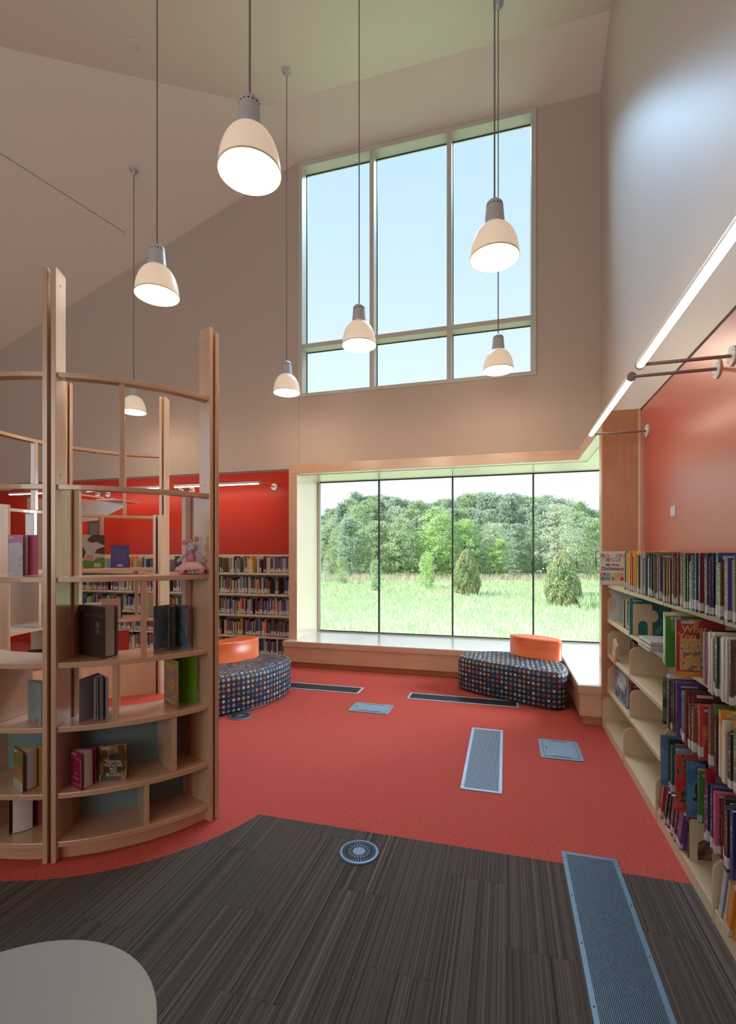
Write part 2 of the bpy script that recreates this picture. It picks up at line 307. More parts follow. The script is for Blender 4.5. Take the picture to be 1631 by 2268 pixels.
# ------------------------------------------------------------------ mesh building
class MB:
    def __init__(s): s.v = []; s.f = []; s.m = []
    def add(s, vs, fs, mi=0):
        n = len(s.v); s.v += [tuple(p) for p in vs]; s.f += [tuple(n+i for i in f) for f in fs]; s.m += [mi]*len(fs); return s
    def box(s, a, b, mi=0, mat=None):
        x0, y0, z0 = a; x1, y1, z1 = b
        vs = [(x0,y0,z0),(x1,y0,z0),(x1,y1,z0),(x0,y1,z0),(x0,y0,z1),(x1,y0,z1),(x1,y1,z1),(x0,y1,z1)]
        if mat is not None: vs = [tuple(mat @ Vector(p)) for p in vs]
        return s.add(vs, [(0,3,2,1),(4,5,6,7),(0,1,5,4),(1,2,6,5),(2,3,7,6),(3,0,4,7)], mi)
    def prism(s, poly, z0, z1, mi=0, axis='z', mat=None):
        n = len(poly)
        def P(p, z): return {'z': (p[0], p[1], z), 'y': (p[0], z, p[1]), 'x': (z, p[0], p[1])}[axis]
        vs = [P(p, z0) for p in poly] + [P(p, z1) for p in poly]
        if mat is not None: vs = [tuple(mat @ Vector(p)) for p in vs]
        return s.add(vs, [tuple(range(n))[::-1], tuple(range(n, 2*n))] + [(i, (i+1) % n, n+(i+1) % n, n+i) for i in range(n)], mi)
    def arc(s, c, r0, r1, a0, a1, z0, z1, seg=14, mi=0):
        a = [math.radians(a0+(a1-a0)*i/seg) for i in range(seg+1)]
        poly = [(c[0]+r1*math.cos(t), c[1]+r1*math.sin(t)) for t in a] + [(c[0]+r0*math.cos(t), c[1]+r0*math.sin(t)) for t in reversed(a)]
        n = len(poly); vs = [(p[0], p[1], z0) for p in poly] + [(p[0], p[1], z1) for p in poly]; fs = []
        for i in range(seg):
            j = n-1-i; fs += [(i, j, j-1, i+1), (n+i, n+i+1, n+j-1, n+j)]
        fs += [(i, (i+1) % n, n+(i+1) % n, n+i) for i in range(n)]
        return s.add(vs, fs, mi)
    def tube(s, pts, r, seg=10, mi=0, caps=True):
        pts = [Vector(p) for p in pts]; vs = []; n = len(pts)
        for i, p in enumerate(pts):
            d = (pts[min(i+1, n-1)] - pts[max(i-1, 0)]).normalized(); q = d.to_track_quat('Z', 'Y')
            rr = r[i] if isinstance(r, (list, tuple)) else r
            vs += [p + q @ Vector((rr*math.cos(2*PI*k/seg), rr*math.sin(2*PI*k/seg), 0)) for k in range(seg)]
        fs = [(i*seg+k, i*seg+(k+1) % seg, (i+1)*seg+(k+1) % seg, (i+1)*seg+k) for i in range(n-1) for k in range(seg)]
        if caps: fs += [tuple(range(seg))[::-1], tuple((n-1)*seg+k for k in range(seg))]
        return s.add(vs, fs, mi)
    def lathe(s, prof, seg=32, mi=0, c=(0, 0, 0)):
        vs = [(c[0]+r*math.cos(2*PI*k/seg), c[1]+r*math.sin(2*PI*k/seg), c[2]+z) for r, z in prof for k in range(seg)]
        fs = [(i*seg+k, i*seg+(k+1) % seg, (i+1)*seg+(k+1) % seg, (i+1)*seg+k) for i in range(len(prof)-1) for k in range(seg)]
        return s.add(vs, fs, mi)
    def ball(s, c, r, seg=16, rings=10, mi=0, mat=None):
        rx, ry, rz = r if isinstance(r, (list, tuple)) else (r, r, r)
        vs = []; 
        for i in range(rings+1):
            ph = PI*i/rings
            for k in range(seg): vs.append(Vector((rx*math.sin(ph)*math.cos(2*PI*k/seg), ry*math.sin(ph)*math.sin(2*PI*k/seg), rz*math.cos(ph))))
        if mat is not None: vs = [mat @ p for p in vs]
        vs = [p + Vector(c) for p in vs]
        return s.add(vs, [(i*seg+k, (i+1)*seg+k, (i+1)*seg+(k+1) % seg, i*seg+(k+1) % seg) for i in range(rings) for k in range(seg)], mi)
    def mesh(s, name, mats, origin=(0, 0, 0), smooth=False):
        me = bpy.data.meshes.new(name); ox, oy, oz = origin
        me.from_pydata([(x-ox, y-oy, z-oz) for x, y, z in s.v], [], s.f)
        for mm in (mats if isinstance(mats, (list, tuple)) else [mats]): me.materials.append(mm)
        if max(s.m, default=0) > 0: me.polygons.foreach_set('material_index', s.m)
        if smooth: me.polygons.foreach_set('use_smooth', [True]*len(s.f))
        me.validate(); me.update(); return me
def link(name, me, parent=None, loc=(0, 0, 0), rot=None):
    o = bpy.data.objects.new(name, me); C.objects.link(o); o.location = loc
    if rot: o.rotation_euler = rot
    if parent is not None: o.parent = parent
    return o
def bevel(o, w=.003, seg=2):
    md = o.modifiers.new('bevel', 'BEVEL'); md.width = w; md.segments = seg; md.limit_method = 'ANGLE'; md.angle_limit = math.radians(40); return o
def autosmooth(o):
    md = o.modifiers.new('edges', 'EDGE_SPLIT'); md.split_angle = math.radians(35)
    for p in o.data.polygons: p.use_smooth = True
    return o
def tag(o, label, cat, group=None, kind=None):
    o['label'] = label; o['category'] = cat
    if group: o['group'] = group
    if kind: o['kind'] = kind
    return o
def thing(name, label, cat, loc=(0, 0, 0), rz=0, group=None, size=.2):
    o = bpy.data.objects.new(name, None); C.objects.link(o); o.empty_display_size = size
    o.location = loc; o.rotation_euler = (0, 0, rz); return tag(o, label, cat, group)
def part(name, mb, mat, root, smooth=False, world=True, label=None):
    # shapes are given in world coordinates and stored relative to the root's location
    org = root.location if world else (0, 0, 0)
    p = root.parent
    while world and p is not None: org = Vector(org) + p.location; p = p.parent
    o = link(name, mb.mesh(name, mat, org, smooth), root)
    if label: o['label'] = label
    return o
def struct(name, mb, mat, smooth=False):
    o = link(name, mb.mesh(name, mat, (0, 0, 0), smooth)); o['kind'] = 'structure'; return o
def text_mesh(s, size, mat, extrude=.0006, align='CENTER', name='lettering', sx=1):
    cu = bpy.data.curves.new('t', 'FONT'); cu.body = s; cu.size = size; cu.extrude = extrude; cu.align_x = align; cu.align_y = 'CENTER'; cu.offset = size*.018
    cu.resolution_u = 3
    ob = bpy.data.objects.new('t', cu); C.objects.link(ob)
    dg = bpy.context.evaluated_depsgraph_get(); me = bpy.data.meshes.new_from_object(ob.evaluated_get(dg)); bpy.data.objects.remove(ob)
    me.materials.clear(); me.materials.append(mat)
    if sx != 1: me.transform(Matrix.Diagonal((sx, 1, 1, 1)))
    me.name = name; return me

# ================================================================== room shell
XR, YB, XL, YR = 1.15, 6.72, -11.0, -8.0      # right wall, back wall, left wall, rear wall
T = .25
ceilZ = 7.76
def roofB(x, y): return 7.42 + .36*(x+3.04) - .62*(y-6.72)
struct('floor', MB().box((XL-T, YR-T, -.25), (XR+T, YB, 0)), MT['floor'])

# back wall: upper plaster with the tall window opening, lower red band
U = dict(x0=-2.98, x1=.383, z0=3.91, z1=7.40)
def zt(x): return roofB(x, YB)
mb = MB()
mb.prism([(XL, 2.85), (U['x0'], 2.85), (U['x0'], zt(U['x0'])+.02), (XL, zt(XL)+.02)], YB, YB+T, axis='y')
mb.box((U['x0'], YB, 2.85), (U['x1'], YB+T, U['z0'])); mb.box((U['x0'], YB, U['z1']), (U['x1'], YB+T, 7.7))
mb.box((U['x1'], YB, 2.85), (XR+T, YB+T, 7.8))
struct('wall_back', mb, MT['wall'])
struct('wall_back', MB().box((XL, YB, 0), (-2.97, YB+T, 2.825)), MT['red']).name = 'wall_back_lower'
struct('trim_1', MB().box((XL, YB+.012, 2.825), (-2.97, YB+T, 2.85)).box((XR+.012, YR, 2.825), (XR+T, 4.8, 2.85)), MT['reveal'])
struct('trim_2', MB().box((-2.983, YB-.001, 2.85), (-2.977, YB+.02, 3.91)), MT['reveal'])
# right wall
mb = MB(); mb.prism([(YR, 2.85), (YB, 2.85), (YB, 7.43), (6.09, ceilZ+.02), (YR, ceilZ+.02)], XR, XR+T, axis='x')
struct('wall_right', mb, MT['wallsatin'])
struct('wall_right_lower', MB().box((XR, YR, 0), (XR+T, 4.88, 2.825)), MT['redgloss'])
# left and rear walls with openings added for the fill light
mb = MB(); mb.box((XL-T, YR, 0), (XL, YB, 1.3)); mb.box((XL-T, YR, 5.1), (XL, YB, 8)); mb.box((XL-T, .5, 1.3), (XL, YB, 5.1)); mb.box((XL-T, YR, 1.3), (XL, -5.7, 5.1))
struct('wall_left', mb, MT['wall'])
mb = MB(); mb.box((XL, YR-T, 0), (XR, YR, 1.1)); mb.box((XL, YR-T, 5.5), (XR, YR, 8)); mb.box((XL, YR-T, 1.1), (-5.9, YR, 5.5)); mb.box((.9, YR-T, 1.1), (XR, YR, 5.5))
struct('wall_rear', mb, MT['wall'])
# ceiling: flat part, slope down to the left, slope down to the window head
P_ = (-3.19, 6.086, ceilZ); Q_ = (XR, 6.086, ceilZ)
yl = 6.172 + .58*(XL+3.04)
me_v = [P_, Q_, (XR, YR, ceilZ), (XL, YR, ceilZ), (XL, yl, ceilZ), (XR, YB, 7.41), (-3.04, YB, 7.42), (XL, YB, roofB(XL, YB))]
mb = MB(); mb.add(me_v, [(0, 1, 2, 3, 4), (0, 6, 5, 1), (0, 4, 7, 6)])
top = [(v[0], v[1], v[2]+.25) for v in me_v]; mb.add(top, [(4, 3, 2, 1, 0), (1, 5, 6, 0), (6, 7, 4, 0)])
struct('ceiling', mb, MT['ceil'])
# fine joint line running across the sloping ceiling
a = Vector((-7.6, 3.88, roofB(-7.6, 3.88)-.002)); b_ = Vector((-5.80, 6.35, roofB(-5.8, 6.35)-.002))
struct('trim_3', MB().tube([a, b_], .004, 6), MT['reveal'])

# ---- upper window
def frame_box(mb, x0, x1, z0, z1, y0, y1): mb.box((x0, y0, z0), (x1, y1, z1))
mull_x = [-1.845, -.745]
yf, yg = YB-.02, YB+.17
mb = MB(); fw = .06
frame_box(mb, U['x0'], U['x0']+fw, U['z0'], U['z1'], yf, yg+.03); frame_box(mb, U['x1']-fw, U['x1'], U['z0'], U['z1'], yf, yg+.03)
frame_box(mb, U['x0']+fw, U['x1']-fw, U['z0'], U['z0']+.05, yf, yg+.03); frame_box(mb, U['x0']+fw, U['x1']-fw, U['z1']-.06, U['z1'], yf, yg+.03)
win = struct('window_1', mb, MT['alum'])
mb = MB()
for x in mull_x: mb.box((x-.032, yf+.004, U['z0']+.05), (x+.032, yg+.02, U['z1']-.06))
bevel(part('mullion', mb, MT['alum'], win))
mb = MB(); xs = [U['x0']+fw] + mull_x + [U['x1']-fw]
for i in range(3):
    a0 = xs[i] + (.032 if i else 0); a1 = xs[i+1] - (.032 if i < 2 else 0)
    mb.box((a0, yf+.012, 4.635), (a1, yg+.02, 4.70))
bevel(part('transom', mb, MT['alum'], win))
mbg, mbk = MB(), MB()
for i in range(3):
    a0 = xs[i] + (.032 if i else 0); a1 = xs[i+1] - (.032 if i < 2 else 0)
    for z0, z1 in ((U['z0']+.05, 4.635), (4.70, U['z1']-.06)):
        mbg.box((a0, yg, z0), (a1, yg+.012, z1))
        for c0, c1, d0, d1 in ((a0, a1, z1-.012, z1), (a0, a0+.010, z0, z1), (a1-.004, a1, z0, z1)):
            mbk.box((c0, yg-.012, d0), (c1, yg, d1))
part('pane', mbg, MT['glass'], win); part('gasket', mbk, MT['black'], win)

# ---- bay window: wood lined box projecting from the wall, glass at the back and on its right side
GY, GX = 7.13, 1.48
struct('wall_bay_roof', MB().box((-2.97, 6.72, 2.76), (GX+.15, GY+.12, 2.86)).box((XR, 4.88, 2.76), (GX+.15, 6.72, 2.86)), MT['wall'])
struct('trim_4', MB().box((-2.97, 6.35, 2.71), (.84, 6.72, 2.835)).box((.84, 4.90, 2.712), (XR, 6.72, 2.835)), MT['maple_h'])   # header, corner and side run
struct('trim_5', MB().box((-2.85, 6.47, 2.695), (GX, GY, 2.7095)).box((.96, 4.90, 2.695), (GX, 6.47, 2.7095)).box((-2.85, 6.355, 2.704), (.96, 6.47, 2.7095)).box((.845, 4.90, 2.704), (.9595, 6.3545, 2.7095)), MT['soffit'])
struct('trim_6', MB().box((-2.97, 6.352, .363), (-2.855, 6.739, 2.709)).box((-2.855, 6.352, .363), (-2.85, 6.3595, 2.709)), MT['maple'])
struct('trim_7', MB().box((-2.97, 6.74, .363), (-2.855, GY+.05, 2.694)).box((-2.8545, 6.36, .363), (-2.846, GY, 2.694)), MT['soffit'])
struct('trim_8', MB().box((.84, 4.80, .0), (XR, 4.875, 2.85)), MT['pine'])                      # pilaster at the end of the bookcases
struct('trim_9', MB().box((.832, 4.80, .363), (.840, 4.90, 2.835)).box((1.128, 4.79, 1.57), (1.149, 4.80, 2.85)), MT['maple'])
struct('wall_bay_end', MB().box((.85, 4.875, 0), (GX+.1, 4.90, 2.695)), MT['pine'])
win2 = struct('window_2', MB().box((-2.85, GY, .30), (GX, GY+.06, .372)).box((-2.85, GY-.0, 2.685), (GX, GY+.06, 2.76)).box((-2.85, GY, .372), (-2.805, GY+.05, 2.685)), MT['alum'])
mb = MB().box((-2.80, GY-.01, .372), (GX, GY, .386)).box((-2.80, GY-.01, 2.678), (GX, GY, 2.694)).box((-2.852, GY-.01, .372), (-2.845, GY, 2.69))
for x in (-1.846, -.742, .37): mb.box((x-.011, GY-.012, .386), (x+.011, GY+.03, 2.685))
part('mullion', mb, MT['black'], win2)
mb = MB()
for x0, x1 in ((-2.805, -1.857), (-1.835, -.753), (-.731, .359), (.381, GX)): mb.box((x0, GY+.005, .386), (x1, GY+.017, 2.68))
part('pane', mb, MT['glass'], win2)
win3 = struct('window_3', MB().box((GX, 4.9, .30), (GX+.06, GY+.06, .372)).box((GX, 4.9, 2.685), (GX+.06, GY+.06, 2.76)), MT['alum'])
mb = MB()
for y in (4.92, 5.65, 6.4, 7.1): mb.box((GX, y-.011, .372), (GX+.03, y+.011, 2.685))
part('mullion', mb, MT['black'], win3); part('pane', MB().box((GX+.005, 4.93, .372), (GX+.017, 7.1, 2.685)), MT['glass'], win3)

# ---- L shaped window bench
bt = thing('window_bench', 'long L-shaped maple bench filling the bay window, its polished top paled by sky glare', 'bench', (-1, 6.6, 0))
mb = MB().prism([(-2.985, 6.19), (.644, 6.19), (.644, 4.82), (.848, 4.82), (.848, 4.901), (GX, 4.901), (GX, GY-.001), (-2.85, GY-.001), (-2.85, 6.35), (-2.985, 6.35)], .285, .361)
bevel(part('seat_top', mb, [MT['bench']], bt), .004)
mb = MB().box((-2.975, 6.202, .075), (.656, 6.6, .284)).box((.656, 4.832, .075), (.845, 6.202, .284))
bevel(part('fascia', mb, MT['maple_h'], bt), .002)
part('toe_kick', MB().box((-2.93, 6.25, .0), (.70, 6.5, .0745)).box((.69, 4.85, 0), (.84, 6.25, .0745)), MT['pine'], bt)
part('nosing', MB().box((-2.986, 6.186, .287), (.644, 6.19, .352)).box((.640, 4.82, .287), (.644, 6.19, .352)).box((.64, 4.816, .287), (.848, 4.82, .352)), MT['maple_h'], bt)

# ================================================================== steel bookcases
SHELF_Z = [.07, .355, .67, .98, 1.29]
def bracket_poly(y0, y1, z0, z1, r=.055):
    pts = [(y0, z0), (y1, z0), (y1, z1)]
    pts += [(y0+r - r*math.sin(a), z1-r + r*math.cos(a)) for a in [PI/2*i/6 for i in range(7)]]
    return pts
def bookcase_parts(w):
    d = {}
    d['back_panel'] = MB().box((.002, .285, 0), (w-.002, .298, 1.563)).mesh('back_panel', MT['almond'])
    for i, z in enumerate(SHELF_Z):
        mb = MB()
        if i == 0: mb.box((.006, .004, 0), (w-.006, .285, z)); y0, zb = .0, 0
        else: mb.box((.006, .045, z-.018), (w-.006, .285, z)); mb.box((.006, .040, z-.032), (w-.006, .046, z)); y0, zb = .043, z-.02
        d['shelf.%d' % i] = mb.mesh('shelf', MT['almond'])
        h = .205
        for j, x in enumerate((.001, w-.005)):
            d['end_bracket.%d%d' % (i, j)] = MB().prism(bracket_poly(y0, .283, zb, z+h), x, x+.004, axis='x').prism([(y0+.10+.012*math.cos(k*PI/4), z+.13+.012*math.sin(k*PI/4)) for k in range(8)], x-.0005, x+.0045, axis='x').mesh('end_bracket', MT['almond'])
    return d
BCM = bookcase_parts(.806); BCB = bookcase_parts(.918)
def bookcase(loc, rz, meshes, label, group):
    t = thing('bookcase', label, 'bookcase', loc, rz, group)
    for k, me in meshes.items(): bevel(link(k.split('.')[0], me, t), .002, 1)
    return t
RFX = .84
case_phr = ['bookcase beside the bench', 'second right-hand bookcase', 'third right-hand bookcase', 'fourth right-hand bookcase']
for i, (ph, y0) in enumerate(zip(['beside the window bench, its lower shelves bare', 'second from the bench, with three bare lower shelves', 'third from the bench, crowded on every shelf', 'cut off at the right edge of the picture'], (4.797, 3.987, 3.177, 2.367))):
    bookcase((RFX, y0, 0), -PI/2, BCM, 'almond steel bookcase on the red wall, ' + ph, 'bookcases along the right wall')
for x0, ph in ((-3.90, 'directly left of the bay window'), (-4.82, 'second from the bay window, behind the curved shelves'), (-5.74, 'third from the bay window, behind the curved shelves'), (-6.66, 'fourth from the bay window, behind the curved shelves'), (-7.58, 'fifth from the bay window, mostly hidden')):
    bookcase((x0, 6.432, 0), 0, BCB, 'almond steel bookcase on the back wall, ' + ph, 'bookcases along the back wall')

# ------------------------------------------------------------------ books
PAL = {'red': (.36, .035, .03), 'orange': (.62, .20, .025), 'yellow': (.55, .40, .06), 'green': (.06, .17, .05), 'teal': (.025, .12, .13), 'blue': (.04, .10, .24),
       'navy': (.02, .035, .12), 'purple': (.10, .04, .17), 'black': (.022, .02, .022), 'white': (.42, .38, .36), 'cream': (.50, .40, .27), 'grey': (.16, .15, .15),
       'brown': (.13, .065, .035), 'pink': (.50, .10, .17), 'maroon': (.14, .018, .025), 'sky-blue': (.22, .34, .44)}
PN = list(PAL)
_bm = {}
def book_meshes(t, h, d):
    k = (t, h, d)
    if k in _bm: return _bm[k]
    b = min(.0022, t*.15)
    cov = MB().box((0, 0, 0), (t, b, h)).box((0, b, 0), (b, d, h)).box((t-b, b, 0), (t, d, h)).mesh('book', MT['book'])
    pg = MB().box((b, b, .004), (t-b, d-.004, h-.004)).mesh('page_block', MT['page'])
    lb = [MB().box((-.0004, -.0008, z0), (t+.0004, .0, z1)).box((t, -.0008, z0), (t+.0004, .014, z1)).mesh('spine_label', MT['labelwhite']) for z0, z1 in ((.010, .045), (.014, .056), (.006, .036))]
    _bm[k] = (cov, pg, *lb); return _bm[k]
BOOKS = []
def q(v, s): return round(round(v/s)*s, 4)
def put_book(t, h, d, colname, loc, rz, tilt=0, labelled=True, jit=.12):
    me = book_meshes(t, h, d)
    o = link('book', me[0], None, loc, (0, tilt, rz)); c = PAL[colname]
    k = 1+random.uniform(-jit, jit)*2; o.color = (c[0]*k, c[1]*k*random.uniform(.9, 1.1), c[2]*k, 1)
    o['category'] = 'book'
    link('page_block', me[1], o)
    if labelled and random.random() < .78: link('spine_label', me[random.choice((2, 3, 4))], o)
    return o
def row(case, shelf, s0, s1, y_off, cols=None, tr=(.007, .022), hr=(.20, .265), dr=(.15, .21), lean=None, group=None, side='R', phr=None, gapp=.0, start=0, labelled=True):
    """fill a shelf with standing books; s runs from the window end (right wall) or from the left (back wall)"""
    z = SHELF_Z[shelf]; s = s0; lst = []
    run = 0; cur = None
    while s < s1-.006:
        if run <= 0: run = random.choice((1, 1, 1, 2, 3)); cur = (random.choice(cols or PN), q(random.uniform(*tr)*1.12, .002), q(random.uniform(*hr), .01), q(random.uniform(*dr), .02))
        run -= 1; cn, t, h, d = cur; t = max(t, .006)
        if s+t > s1: break
        yo = y_off + random.uniform(-.012, .012); a = 0
        if lean: a = lean
        sx = s + t*math.sin(a)**2/math.cos(a)
        dz = (t*math.sin(a) if a > 0 else 0) + .0006
        if side == 'R': o = put_book(t, h, d, cn, (RFX+yo, case-sx, z+dz), -PI/2, a, labelled)
        else: o = put_book(t, h, d, cn, (case+sx, 6.432+yo, z+dz), 0, a, labelled)
        lst.append((o, cn, t, h)); s += t/math.cos(a) + (.0026 if a else .0012) + (random.random() < gapp)*random.uniform(.01, .03)
    sh = ['bottom', 'fourth', 'third', 'second', 'top'][shelf]
    for i, (o, cn, t, h) in enumerate(lst):
        ad = 'thin' if t < .0125 else ('thick' if t > .02 else 'slim')
        a_ = lst[i-1][1] if i else None; b2 = lst[i+1][1] if i < len(lst)-1 else None
        if a_ and b2: l = f'{ad} {cn} book between {a_} and {b2} ones, {sh} shelf, {phr}'
        elif b2: l = f'{ad} {cn} book starting the row beside a {b2} one, {sh} shelf, {phr}'
        else: l = f'{ad} {cn} book ending the row, {sh} shelf, {phr}'
        BOOKS.append([o, l, i+1, ad, cn, sh, phr, 'window' if side == 'R' else 'left'])
        o['group'] = group or ('books on the right bookcases' if side == 'R' else 'books on the back bookcases')
    return lst
def special(o, label, group=None):
    o['label'] = label; o['category'] = 'book'
    if group: o['group'] = group
    return o
warm = ['orange', 'orange', 'yellow', 'white', 'blue', 'red', 'cream']; dark = ['black', 'maroon', 'purple', 'brown', 'navy', 'grey', 'black', 'brown', 'white', 'purple', 'black']
mix = ['red', 'white', 'navy', 'grey', 'purple', 'cream', 'brown', 'grey', 'teal', 'orange', 'black', 'sky-blue', 'maroon', 'green', 'brown', 'maroon', 'black', 'white', 'blue']
Y1, Y2, Y3, Y4 = 4.797, 3.987, 3.177, 2.367
p1, p2, p3, p4 = case_phr
row(Y1, 4, .66, .80, .045, warm, (.008, .024), (.24, .285), (.19, .22), phr=p1)
row(Y2, 4, .02, .25, .035, warm, (.008, .022), (.25, .295), (.19, .23), phr=p2)
row(Y2, 4, .27, .785, .030, dark, (.006, .018), (.23, .28), (.17, .23), phr=p2)
row(Y3, 4, .02, .79, .005, dark, (.007, .018), (.23, .275), (.17, .23), phr=p3)
row(Y4, 4, .02, .32, .0, dark, (.008, .022), (.23, .275), (.17, .23), phr=p4)
row(Y1, 3, .56, .78, .06, ['grey', 'brown', 'cream'], (.012, .022), (.20, .24), phr=p1)
row(Y2, 3, .03, .085, .05, ['orange', 'teal', 'orange'], (.012, .02), (.235, .26), (.18, .21), phr=p2)
row(Y1, 2, .58, .76, .10, ['black', 'grey', 'maroon'], (.008, .016), (.20, .23), (.14, .16), phr=p1)
row(Y3, 3, .27, .345, -.035, ['white', 'grey', 'sky-blue', 'green', 'cream'], (.007, .016), (.22, .27), phr=p3)
row(Y3, 3, .69, .80, .015, mix, (.010, .022), (.22, .25), phr=p3)
row(Y4, 3, .02, .30, -.02, mix, (.010, .024), (.21, .27), phr=p4)
row(Y3, 2, .335, .795, -.035, mix, (.009, .026), (.20, .27), phr=p3)
row(Y4, 2, .02, .30, -.02, ['brown', 'orange', 'cream', 'green', 'black'], (.012, .026), (.21, .27), phr=p4)
row(Y3, 1, .35, .585, -.03, mix, (.008, .022), (.21, .25), phr=p3)
row(Y3, 1, .645, .70, -.01, ['green', 'yellow'], (.008, .012), (.21, .23), phr=p3)
row(Y4, 1, .02, .36, -.03, ['pink', 'blue', 'black', 'maroon', 'navy'], (.010, .022), (.22, .27), phr=p4)
row(Y3, 0, .015, .40, .005, ['purple', 'maroon', 'orange', 'brown', 'red', 'black', 'grey'], (.014, .03), (.20, .235), (.15, .19), lean=.30, phr=p3)
row(Y4, 0, .04, .42, .0, ['orange', 'green', 'blue', 'brown', 'pink', 'white'], (.02, .032), (.20, .235), (.17, .21), lean=.25, phr=p4)

def flat_print(me_name, w, h, col, root, loc, rot, label=None):
    o = link(me_name, MB().box((0, -.0006, 0), (w, 0, h)).mesh(me_name, ink(col) if isinstance(col, tuple) else col), root, loc, rot)
    if label: o['label'] = label
    return o
def text_on(s, size, col, root, x, z, w=None, face='front', y=-.0012, name='lettering', sx=1):
    o = link(name, text_mesh(s, size, ink(col), sx=sx), root, (x, y, z), (PI/2, 0, 0)); return o
def covered_book(name, label, w, h, t, loc, rz, cover, group=None, spine=None, cat='book'):
    """a closed book whose front board faces its local -y; w across, t thick"""
    r = thing(name, label, cat, loc, rz, group)
    link('cover', MB().box((0, 0, 0), (w, .0025, h)).box((0, t-.0025, 0), (w, t, h)).box((0, .0025, 0), (.0025, t-.0025, h)).mesh('cover', cover), r)
    link('page_block', MB().box((.0025, .0025, .004), (w-.005, t-.0025, h-.004)).mesh('page_block', MT['page']), r)
    return r
# the alphabet picture dictionary at the window end of the top shelf
dic = covered_book('picture_dictionary', 'white picture dictionary with coloured alphabet squares facing out, at the window end', .205, .295, .022, (.805, 4.70, 1.2906), 0, ink((.60, .55, .50)))
sqs = [((.15,.3,.25),''), ((.62,.55,.5),'A'), ((.6,.45,.05),''), ((.3,.4,.5),''), ((.5,.02,.03),'B'), ((.62,.55,.5),'F'), ((.05,.25,.5),'O'), ((.62,.55,.5),'C'), ((.08,.25,.08),'R'), ((.62,.55,.5),'')]
lc = {'A': (.6,.08,.05), 'B': (.7,.65,.6), 'F': (.4,.35,.3), 'O': (.6,.25,.03), 'C': (.5,.04,.04), 'R': (.7,.65,.6), 'L': (.7,.65,.6), 'H': (.7,.68,.5), 'S': (.06,.04,.04)}
for i, (c_, s_) in enumerate(sqs):
    cx_, cz_ = .022+.04*(i % 5), .275-.036*(i//5)-.018
    if c_[0] < .6: flat_print('alphabet_square', .037, .033, c_, dic, (cx_-.018, 0, cz_-.016), None)
    if s_: text_on(s_, .04, lc[s_], dic, cx_, cz_)
text_on('My First', .032, (.08, .05, .05), dic, .10, .175); text_on('Dictionary', .044, (.04, .03, .12), dic, .10, .142, sx=.95)
for i, (c_, s_) in enumerate([((.5,.03,.12),'L'), ((.12,.35,.5),''), ((.62,.5,.1),''), ((.35,.35,.03),'H'), ((.62,.3,.2),''), ((.15,.2,.1),''), ((.08,.3,.5),''), ((.6,.45,.05),'S'), ((.5,.4,.35),''), ((.5,.02,.03),'')]):
    cx_, cz_ = .022+.04*(i % 5), .108-.036*(i//5)-.018
    flat_print('alphabet_square', .037, .033, c_, dic, (cx_-.018, 0, cz_-.016), None)
    if s_: text_on(s_, .04, lc[s_], dic, cx_, cz_)
# blue book standing behind it
put = put_book(.03, .29, .19, 'navy', (.86, 4.758, 1.2906), -PI/2, 0, False); special(put, 'tall navy book right behind the alphabet dictionary on the top shelf', 'books on the right bookcases')
# teal picture book with a steel book end in front of it
tl = covered_book('picture_book', 'large teal picture book behind the steel book end, second right-hand bookcase', .25, .262, .012, (.855, 3.868, .9806), 0, img_mat('teal_cover', [(.02,.16,.17), (.02,.20,.20), (.03,.12,.12), (.06,.28,.24)], 9))
flat_print('sticker', .06, .013, (.36, .35, .33), tl, (.02, 0, .238), None)
def book_end(loc, rz, label, w=.125, h=.225, knob=True):
    r = thing('book_end', label, 'book end', loc, rz, 'steel book ends')
    n = 12
    arch = [(.035+.03*1-.03*math.cos(PI*i/n), .075+.03*math.sin(PI*i/n)) for i in range(n+1)]
    outer = [(0, 0), (.035, 0)] + arch + [(.095, 0), (w, 0)]
    if knob: outer += [(w, .10)] + [(w+.005+.032*math.sin(PI*i/10), .14-.042*math.cos(PI*i/10)) for i in range(11)] + [(w, .185)]
    outer += [(w, h-.01), (w-.01, h), (.01, h), (0, h-.01)]
    mb = MB().prism(outer, 0, .0018, axis='y'); link('plate', mb.mesh('plate', MT['almond']), r)
    link('foot', MB().box((.005, .0018, 0), (w-.005, .055, .0015)).mesh('foot', MT['almond']), r)
    return r
book_end((.872, 3.845, .9802), 0, 'tan steel book end with an arched cut-out against the large teal book')
book_end((.868, 3.716, 1.2902), 0, 'tan steel book end among orange books on the top shelf, second right-hand bookcase', w=.13, h=.22, knob=False)
book_end((.85, 2.03, 1.2902), 0, 'tan steel book end on the top shelf at the picture edge', w=.13, h=.23, knob=False)
book_end((.835, 2.045, .9802), 0, 'tan steel book end on the second shelf at the picture edge', w=.13, h=.22, knob=False)
